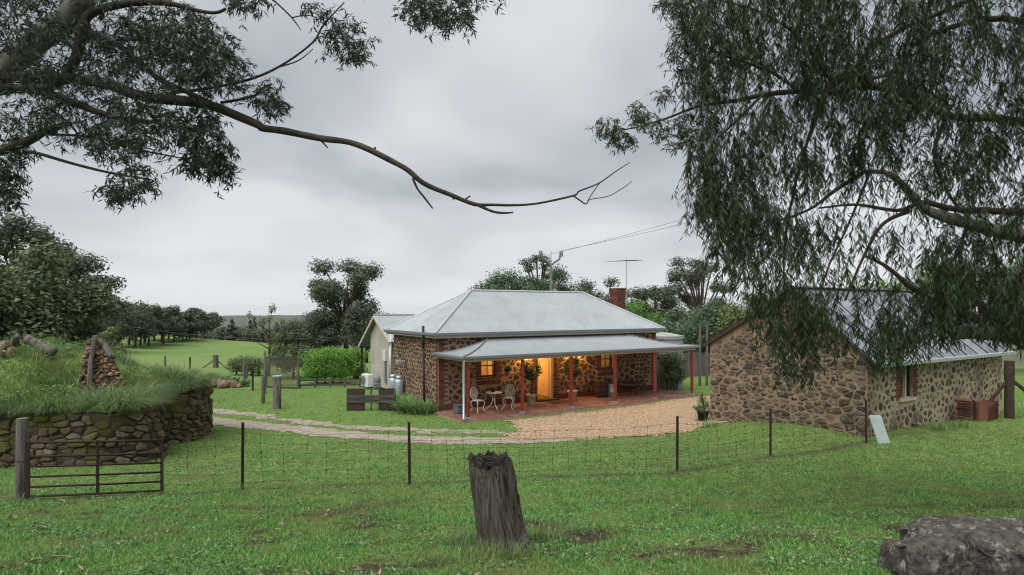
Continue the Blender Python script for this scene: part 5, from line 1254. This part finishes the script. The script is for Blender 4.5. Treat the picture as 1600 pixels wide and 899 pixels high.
# left gum
lt = empty('gum_tree', (-8.4, 7.3, gz(-8.4,7.3)), 0, 'overhanging gum tree with bare crooked branch reaching over the lawn', 'tree')
mb = MB(); D0 = 7.0; o_ = Vector(lt.location)
limb(mb, [(-330,840,34),(-300,600,30),(-230,380,27),(-120,230,24),(-40,150,22),(60,62,24),(112,22,23),(170,-60,18),(230,-190,14),(250,-330,8)], D0, 12, .1)
trk = mb; trk.v = [tuple(Vector(p)-o_) for p in trk.v]; trk.build('trunk', M['bark_p'], lt, True)
bl = MB()
LIMBS = [
 [(-110,205,18),(-40,128,15),(60,121,12.5),(150,127,11.5),(230,152,11),(300,160,10),(345,170,9.5),(400,194,8.5),(412,202,7.5),(450,207,7.5),(500,217,6.8),(545,222,6.3),(585,238,6.3),(632,262,5.5),(660,285,5.2),(700,303,4.8),(742,319,4.2),(768,320,3),(800,321,2.6),(840,318,2.4),(896,306,2.0),(905,299,1.6),(935,287,1.5),(962,268,1.1),(984,254,.8)],
 [(742,319,3.6),(770,331,2.8),(790,333,2.2),(802,332,1.5)], [(896,306,1.8),(906,313,1.6),(916,319,1.5),(922,312,1.0),(950,307,.9),(972,295,.8),(988,283,.6)], [(917,317,1),(925,303,1),(938,285,.8)],
 [(645,279,2.6),(652,295,2.2),(663,309,2),(676,326,1.4)], [(447,206,2.5),(435,207,1.6),(424,203,1.2)], [(500,218,2),(512,231,1.3)], [(585,239,3),(586,230,2)], [(705,305,1.8),(710,313,1.2)], [(727,312,2),(735,306,1.5)],
 [(-60,150,12),(40,138,10),(100,155,8.5),(150,174,6.5),(190,186,5.2),(245,190,3.6),(248,178,2)],
 [(56,144,9),(95,128,9.5),(118,95,10),(128,55,10.5),(138,25,9),(180,9,8),(248,3,6.5),(300,15,4.5),(335,20,3.6),(353,14,2.8)],
 [(132,48,6.5),(175,65,6),(210,90,6),(250,125,5.5),(290,143,5),(345,168,4.5)], [(180,62,4),(215,62,3.5),(245,74,2.6),(268,90,1.6)],
 [(262,146,3.6),(340,136,3.2),(400,121,2.8),(450,96,2.3),(490,65,2),(505,40,1.8),(538,4,1.2)], [(435,105,1.8),(466,95,1.3),(489,77,.8)], [(345,161,3.2),(395,151,2.5),(410,138,2),(425,131,1.2)],
 [(420,-6,2),(440,12,1.7),(456,28,1.5),(470,47,.9)], [(456,28,1.3),(480,24,1.2),(500,30,1)],
 [(-50,248,10),(5,235,10),(45,220,9),(75,203,7.5),(110,193,6)], [(36,238,4),(60,240,3.5),(120,258,3),(180,272,2.4),(240,282,1.3)], [(75,210,3),(150,215,2.4),(220,235,2),(290,248,1.2)],
 [(232,152,3),(228,170,2.6),(243,188,2)], [(-60,90,5),(10,85,4.5),(60,70,3)], [(560,-40,3),(620,-30,2.4),(680,-8,1.6),(720,4,1)], [(250,-120,6),(400,-80,4),(560,-42,3)]]
for i, lm in enumerate(LIMBS): limb(bl, lm, D0, 8, .25 if i else .35, 4, i*3.1)
bl.v = [tuple(Vector(p)-o_) for p in bl.v]; bl.build('branch', M['bark_l'], lt, True)
rs = np.random.RandomState(21); leaves = []; tw = MB()
LC = [(40,30,70,60,70),(110,90,90,50,60),(60,150,70,50,50),(190,60,80,50,70),(260,45,70,42,60),(305,75,60,45,70),(335,115,48,38,60),(215,130,90,40,60),(130,190,90,35,50),(215,205,75,35,55),(290,190,55,30,40),(325,225,32,42,45),(345,262,16,26,22),(190,232,50,24,28),(300,245,28,24,20),(205,285,32,28,30),(175,305,14,12,8),(20,235,26,50,35),(10,295,22,34,30),(420,150,26,26,18),(428,168,14,20,8),(535,60,30,36,26),(552,80,22,20,14),(505,22,20,18,8),(690,12,60,24,40),(660,20,30,20,16),(712,32,26,18,14),(385,2,30,16,18),(140,-20,160,30,60),(-60,80,70,90,60),(-80,220,60,80,40),(330,-60,120,40,40),(560,-60,150,40,40),(765,-20,40,25,15)]
for cx, cy, rx, ry, n_ in LC:
    dz = rs.uniform(-.35,.35)
    for i in range(int(n_*2.6)):
        a_ = rs.uniform(0,6.28); r = math.sqrt(rs.rand()); dep = D0+dz+rs.normal(0,.25)*min(1.6, rx/40)
        p = at(cx+rx*r*math.cos(a_), cy+ry*r*math.sin(a_)-6, dep); d = np.array([rs.normal(), rs.normal(), rs.uniform(-.9,.3)])
        spray(rs, tw, p, d, rs.uniform(.12,.26), 11, .088, .5, leaves, .18, .0028)
ov = MB()  # unseen boughs and leaf sprays, added above the view to shade the near lawn
for (a0, b0) in (((-5.2,7,8.2),(-2.5,3.5,8.6)),((-5.5,6.8,7.8),(-5,1,8.4)),((-2.5,3.5,8.6),(1,1,9)),((-5,1,8.4),(-3,-3,8.8))):
    ov.tube([Vector(a0)-o_, (Vector(a0)+Vector(b0))/2+Vector((0,0,.4))-o_, Vector(b0)-o_], [.09,.065,.03], 6)
ov.build('added_shade_branch', M['bark_l'], lt, True)
for i in range(900):
    y0 = rs.uniform(-4, 5.5); p = np.array([rs.uniform(-9.5, 2.5), y0, 4+.58*max(y0, 2)+rs.uniform(1.3, 3.6)])
    spray(rs, tw, p, np.array([rs.normal(), rs.normal(), -.4]), .5, 20, .15, .5, leaves, .2)
Vv = np.concatenate(leaves)-np.array(o_); link('crown', np_mesh('crown', Vv, 4), M['leaf_gum_l'], lt)
tw.v = [tuple(Vector(p)-o_) for p in tw.v]; tag(tw.build('twigs', M['bark_l'], lt), kind='stuff')

# right gum
D1 = 8.3; rt_ = empty('gum_tree', (8.9, 8.5, gz(8.9,8.5)), 0, 'gum tree with long weeping leaf curtains hanging before the shed', 'tree'); o_ = Vector(rt_.location)
mb = MB(); limb(mb, [(1800,800,48),(1780,700,42),(1720,610,40),(1650,545,38),(1590,512,34),(1568,490,27),(1566,462,24),(1590,436,22),(1660,380,20),(1700,300,19),(1690,150,17),(1640,20,14),(1580,-120,10),(1540,-260,6)], D1, 12, .08)
limb(mb, [(1585,517,28),(1548,520,17),(1515,519,15),(1488,523,12)], D1, 10, .1); limb(mb, [(1660,385,17),(1590,368,15),(1510,348,13),(1450,330,10),(1420,300,8),(1390,272,6),(1355,268,4)], D1, 8, .2)
mb.v = [tuple(Vector(p)-o_) for p in mb.v]; mb.build('trunk', M['bark_p'], rt_, True)
bl = MB()
for i, lm in enumerate([
 [(1575,500,13),(1530,498,10),(1480,482,8),(1430,455,6),(1390,420,4),(1350,400,3)], [(1500,505,6),(1462,505,5),(1436,508,2)],
 [(1690,200,12),(1600,190,9),(1540,186,8),(1480,180,7),(1420,150,7),(1360,135,8),(1310,145,7),(1250,142,6),(1190,150,5),(1130,160,4),(1085,168,3.2),(1040,186,2.2),(990,200,1.6),(955,205,1)],
 [(1360,135,9),(1330,120,12),(1300,130,9),(1280,170,6),(1262,220,4)], [(1340,140,7),(1350,90,6),(1400,50,5),(1480,15,5),(1600,-40,6)], [(1690,330,9),(1600,332,8),(1530,330,7),(1480,325,6),(1440,315,5),(1400,330,4),(1340,320,3),(1280,325,2)],
 [(1350,268,5),(1300,300,4),(1260,330,3),(1200,350,2)], [(1480,180,5),(1460,240,4),(1480,300,3),(1530,360,2.5)], [(1420,330,5),(1380,350,4),(1350,400,3),(1320,470,2)], [(1640,40,8),(1540,30,6),(1440,60,5),(1400,110,4),(1330,130,4)],
 [(1250,142,4),(1200,110,3),(1140,90,2.4),(1090,70,1.6),(1060,75,1)], [(1190,150,3),(1150,190,2.4),(1110,230,1.8),(1090,280,1)], [(1300,130,4),(1250,60,3.4),(1190,20,2.6),(1120,0,2)], [(1130,160,2),(1075,130,1.4),(1045,150,.9)],
 [(1545,500,6),(1520,440,5),(1500,400,4),(1515,340,3)], [(1262,220,3.2),(1240,300,2.6),(1225,400,2),(1230,500,1.4)], [(1360,268,3),(1330,340,2.4),(1290,430,2),(1270,520,1.4)], [(1590,436,9),(1560,430,6),(1500,430,4),(1450,420,3)]]): limb(bl, lm, D1, 7, .5, 4, i*2.7)
bl.v = [tuple(Vector(p)-o_) for p in bl.v]; bl.build('branch', M['bark_d'], rt_, True)
rs = np.random.RandomState(33); leaves = []; tw = MB()
# curtains of hanging foliage: photo column range, height the strands start at, and how far down they reach
def bottom(px): return np.interp(px, [1060,1085,1110,1150,1190,1215,1240,1275,1300,1330,1360,1400,1440,1480,1540,1620,1760], [250,350,390,500,520,580,618,600,555,545,590,580,560,545,530,560,560])
def left_edge(py): return np.interp(py, [-120,0,60,120,170,230,300,380,450,520,620], [1030,1050,1062,1058,1078,1060,1075,1100,1135,1180,1215])
n_s = 0
while n_s < 6000:
    px = rs.uniform(1040, 1760); py = rs.uniform(-170, 580)
    if px < left_edge(py)+8 or py > bottom(px)-40: continue
    gap = .6*vnoise(px*.019+3, py*.017)+.4*vnoise(px*.05, py*.045+9); thin = .14+.86*sstep(.33, .62, gap)
    if px > 1330 and 195 < py < 420: thin *= .95
    if 1480 < px < 1560 and 220 < py < 330: thin *= .55
    if 1330 < px < 1430 and 290 < py < 470: thin *= .7
    if px > 1430 and py > 330: thin *= .9
    if rs.rand() > thin: continue
    dep = D1+rs.normal(0,.55)-(.5 if py > 380 else 0); p = at(px, py, dep); L = rs.uniform(.25,.75); room = (bottom(px)-py)/F*dep; L = min(L, max(.18, room))
    spray(rs, tw, p, np.array([rs.normal()*.5, rs.normal()*.5, -.9]), L, int(12+26*L), .112, .7, leaves, .125, .0034, .95); n_s += 1
for cx, cy, rx, ry, n_ in ((955,205,22,20,26),(975,222,20,14,14),(1000,178,14,16,12),(1018,190,26,16,18),(1040,150,14,12,8),(1060,215,26,20,22),(1068,90,24,34,34),(1060,10,24,26,26),(1085,40,30,40,40),(1090,200,28,36,36),(1045,5,14,10,8)):
    for i in range(int(n_*2.0)):
        a_ = rs.uniform(0,6.28); r = math.sqrt(rs.rand()); p = at(cx+rx*r*math.cos(a_), cy+ry*r*math.sin(a_)-6, D1+rs.normal(0,.25)); spray(rs, tw, p, np.array([rs.normal(), rs.normal(), rs.uniform(-.9,.3)]), rs.uniform(.1,.24), 11, .085, .5, leaves, .16, .003)
for i in range(700):    # unseen leaf sprays added above and behind the viewpoint to shade the foreground
    y0 = rs.uniform(-3, 6); p = np.array([rs.uniform(2.5, 11.5), y0, 4+.58*max(y0, 2)+rs.uniform(1.3, 3.6)])
    spray(rs, tw, p, np.array([rs.normal(), rs.normal(), -.5]), .55, 20, .15, .5, leaves, .2)
for i in range(260):    # crown out of sight above and to the right
    p = np.array([rs.uniform(4.5, 12.5), rs.uniform(6.5, 12), rs.uniform(5.5, 10)])
    spray(rs, tw, p, np.array([rs.normal(), rs.normal(), -.6]), .6, 22, .13, .6, leaves, .14)
Vv = np.concatenate(leaves)-np.array(o_); link('crown', np_mesh('crown', Vv, 4), M['leaf_gum'], rt_)
tw.v = [tuple(Vector(p)-o_) for p in tw.v]; tag(tw.build('twigs', mat('green_twig', (.016,.02,.009), (.035,.036,.016), 3, .8), rt_), kind='stuff')

# ------------------------------------------------------------ grass
rs = np.random.RandomState(7); NB = 820000
yy = np.exp(rs.uniform(math.log(3.6), math.log(34), NB)); xx = rs.uniform(-1.02, 1.02, NB)*yy
bb = bare(xx, yy)*(1-sstep(16,20,yy)); clump = vnoise(xx*2.6+30, yy*2.6)*.6+vnoise(xx*7, yy*7+11)*.4
keep = rs.rand(NB) > bb*.80
keep &= rs.rand(NB) < .10+1.25*clump
gv = gravel_f(xx, yy); keep &= rs.rand(NB) > np.clip(.35+gv*3.5, 0, 1); t1 = t1_f(xx, yy); keep &= rs.rand(NB) > np.clip(.3+t1*1.9, 0, .95); t2 = t2_f(xx, yy); keep &= rs.rand(NB) > np.clip(.12+t2*1.2, 0, .6)
u_, v_ = w2h(xx, yy); keep &= ~((u_ > -.27)&(u_ < 12.32)&(v_ > -2.6)&(v_ < 5)); keep &= ~((u_ > .6)&(v_ > 5)&(v_ < 11)&(u_ < 9))
su = (xx-SO.x)*CU+(yy-SO.y)*SU; sv = -(xx-SO.x)*SU+(yy-SO.y)*CU; keep &= ~((su > -.02)&(su < SL)&(sv > -.02)&(sv < SW)); keep &= poly_in(xx, yy, POLY) < .05
near_wall = (su > .2)&(su < 5)&(sv > -.55)&(sv < 0); keep &= ~(near_wall&(rs.rand(NB) < .75))
xx, yy, clump = xx[keep], yy[keep], clump[keep]; n_ = len(xx)
P = np.stack([xx, yy, ground(xx, yy)-.004], -1); a_ = rs.uniform(0,6.28,n_); tilt = rs.uniform(.25, 1.35, n_)
D = np.stack([np.cos(a_)*np.sin(tilt), np.sin(a_)*np.sin(tilt), np.cos(tilt)], -1)
Lb = (.012+.028*clump+.018*rs.rand(n_))*(1+.012*yy); Lb *= np.where(rs.rand(n_) < .04, 1.9, 1.0)*(.75+.7*vnoise(xx*1.3, yy*1.3+77)); Wb = (.0042+.0036*rs.rand(n_))*(1+.055*yy)
S = side_of(D, rs); up_ = P+D*Lb[:,None]
V = np.stack([P-S*Wb[:,None]*.5, P+S*Wb[:,None]*.5, up_+S*Wb[:,None]*.12, up_-S*Wb[:,None]*.12], 1)
tag(link('lawn_grass', np_mesh('lawn_grass', V, 4), M['grass']), 'short green lawn grass covering the slope before the farmhouse', 'grass', kind='stuff')
# long grass hanging over the ruined wall and on the bank
n_ = 60000; xx = rs.uniform(-20, -8.2, n_); yy = rs.uniform(12.9, 22.5, n_); dd = poly_in(xx, yy, POLY); k = (dd > .02)&((rs.rand(n_) < .5)|(dd < 1.0)); xx, yy, dd = xx[k], yy[k], dd[k]
zz_ = bank_z(xx, yy); lower = 1-sstep(.8, 3.0, dd); n_ = len(xx); tuf = vnoise(xx*2.2, yy*2.2)
Lg = (.10+.55*tuf**2+.25*rs.rand(n_)**2)*(1+.35*lower); P = np.stack([xx, yy, zz_-.03], -1)
wd_ = 6.28*1.6*vnoise(xx*.9+60, yy*.9); bias = np.stack([.25+.9*np.cos(wd_), -.45*lower+.9*np.sin(wd_)], -1)
tag(link('bank_grass', blades('bank_grass', P, Lg, .009+.008*rs.rand(n_), rs.uniform(.1,.7,n_), rs.uniform(.1,.6,n_)+.3*lower*rs.rand(n_), None, rs, 4, bias*.8), M['longgrass']), 'long wind blown grass spilling over the ruined kiln', 'grass', kind='stuff')
n_ = 13000; ss = rs.uniform(0, PL*.93, n_); pn = [on_path(q) for q in ss]; tf = vnoise(ss*1.9, ss*0+3); k = rs.rand(n_) < sstep(.15, .5, tf)+.15
Pp = np.array([[p[0]-nr[0]*.18*r, p[1]-nr[1]*.18*r, ZT-.02+.12*r] for (p, nr), r in zip(pn, rs.rand(n_))]); Nn = np.array([nr for p, nr in pn]); Pp, Nn, tf = Pp[k], Nn[k], tf[k]; n_ = len(Pp)
tag(link('wall_grass', blades('wall_grass', Pp, .18+.55*tf*rs.rand(n_)+.1*rs.rand(n_), .008+.008*rs.rand(n_), rs.uniform(.3,.9,n_), rs.uniform(.3,1.0,n_), None, rs, 5, Nn*1.6), M['longgrass']), 'green grass hanging over the edge of the ruined wall', 'grass', kind='stuff')
n_ = 16000; xx = rs.uniform(-18, -8.3, n_); yy = rs.uniform(13, 22, n_); k = (poly_in(xx, yy, POLY) > .2)&(vnoise(xx*1.4+2, yy*1.4+9) > .55); xx, yy = xx[k], yy[k]; n_ = len(xx)
P = np.stack([xx, yy, bank_z(xx, yy)+rs.uniform(.02,.28,n_)], -1); a_ = rs.uniform(0,6.28,n_); D = np.stack([np.cos(a_), np.sin(a_), rs.uniform(-.3,.4,n_)], -1); S = np.stack([-np.sin(a_), np.cos(a_), rs.uniform(-.4,.4,n_)], -1); Lw = rs.uniform(.05,.13,n_)
tag(link('bank_weeds', np_mesh('bank_weeds', leaf_quads(P, D, S, Lw, Lw*.5), 4), M['leaf_fresh']), 'bright leafy weeds growing through the grass on the kiln', 'weeds', kind='stuff')
# taller tufts round the stump, rocks and posts
tx, ty = [], []
for (px, py, n0, sg) in ((735,852,320,.16),(850,846,260,.13),(790,868,420,.22),(1395,868,60,.08),(1450,850,70,.1),(1520,868,50,.1),(640,762,40,.1),(378,770,40,.1),(34,786,60,.14),(1440,885,50,.1),(700,880,90,.2),(600,790,60,.3),(900,830,80,.25)):
    q = hit(px, py); tx.append(q[0]+rs.normal(0,sg,n0)); ty.append(q[1]+rs.normal(0,sg*.7,n0))
tx = np.concatenate(tx); ty = np.concatenate(ty); n_ = len(tx); P = np.stack([tx, ty, ground(tx, ty)-.01], -1)
tag(link('tall_tufts', blades('tall_tufts', P, rs.uniform(.07,.26,n_), .005+.005*rs.rand(n_), rs.uniform(.15,.6,n_), rs.uniform(.1,.5,n_), None, rs, 3), M['longgrass']), 'taller grass tufts around the stump rocks and posts', 'grass', kind='stuff')
# broad-leaved weeds in the lawn and dry bark / leaf litter
n_ = 130000; yy = np.exp(rs.uniform(math.log(3.7), math.log(17), n_)); xx = rs.uniform(-1, 1, n_)*yy; k = (vnoise(xx*1.7+8, yy*1.7+3)*.6+vnoise(xx*5, yy*5)*.4 > .56)&(bare(xx, yy) < .3)&(poly_in(xx, yy, POLY) < 0); xx, yy = xx[k], yy[k]; n_ = len(xx)
P = np.stack([xx, yy, ground(xx, yy)+.008+.016*rs.rand(n_)], -1); a_ = rs.uniform(0,6.28,n_); D = np.stack([np.cos(a_), np.sin(a_), rs.uniform(0,.6,n_)], -1); D /= np.linalg.norm(D, axis=1)[:,None]; Lw = rs.uniform(.012,.034,n_)*(1+.03*yy)
tag(link('lawn_weeds', np_mesh('lawn_weeds', leaf_quads(P, D, side_of(D, rs), Lw, Lw*.8), 4), M['clover']), 'flat broad leaved weeds among the lawn grass', 'weeds', kind='stuff')
n_ = 6500; yy = np.exp(rs.uniform(math.log(3.8), math.log(15), n_)); xx = rs.uniform(-1, 1, n_)*yy; k = (rs.rand(n_) < .22+.78*bare(xx, yy))&(poly_in(xx, yy, POLY) < 0); xx, yy = xx[k], yy[k]; n_ = len(xx)
P = np.stack([xx, yy, ground(xx, yy)+.02], -1); a_ = rs.uniform(0,6.28,n_); D = np.stack([np.cos(a_), np.sin(a_), rs.uniform(-.1,.3,n_)], -1); S = np.stack([-np.sin(a_), np.cos(a_), rs.uniform(-.3,.3,n_)], -1); Lw = rs.uniform(.025,.10,n_)
tag(link('leaf_litter', np_mesh('leaf_litter', leaf_quads(P, D, S, Lw, Lw*rs.uniform(.15,.35,n_)), 4), M['litter']), 'dry leaves and bark shreds scattered on the lawn', 'leaf litter', kind='stuff')
rg = R(44)
for i, (px, py) in enumerate(((330,769),(92,786),(68,803),(22,812),(60,829),(80,880),(275,800),(1160,868),(1080,852),(1120,862),(1040,880),(175,745))):
    x, y, z = hit(px, py); m_ = MB(); L = rg.uniform(.14,.32); a_ = rg.uniform(-.6,.6); v = []
    for j in range(6):
        t = j/5-.5; w = .022*(1-abs(t)*1.2)+.004
        for s_ in (-1, 1): v.append((t*L, s_*w, .012+.03*(1-4*t*t)*(.5 if s_ > 0 else 1)))
    v += [(p[0], p[1], p[2]-.006) for p in v]
    f = [(2*j,2*j+2,2*j+3,2*j+1) for j in range(5)]+[(12+2*j,13+2*j,15+2*j,14+2*j) for j in range(5)]
    o = m_.add(v, f).build('bark_strip', M['litter']); o.location = (x, y, z+.02); o.rotation_euler = (0,0,a_); tag(o, 'pale curled strip of shed bark lying on the grass', 'bark', 'shed bark on the lawn')

# ------------------------------------------------------------ air between here and the far hills
HAZE = 0.00004
bx_ = MB().box(-9000, 9000, -80, 9500, -165, 45).build('haze', None)
hmz = bpy.data.materials.new('haze_air'); hmz.use_nodes = True; t = hmz.node_tree; t.nodes.remove(t.nodes['Principled BSDF'])
pv_ = t.nodes.new('ShaderNodeVolumePrincipled'); pv_.inputs['Color'].default_value = (.86,.90,.95,1); pv_.inputs['Density'].default_value = HAZE; pv_.inputs['Anisotropy'].default_value = 0.2
t.links.new(pv_.outputs[0], t.nodes['Material Output'].inputs['Volume']); bx_.data.materials.append(hmz); tag(bx_, 'thin pale overcast haze over the whole valley', 'haze', kind='stuff')
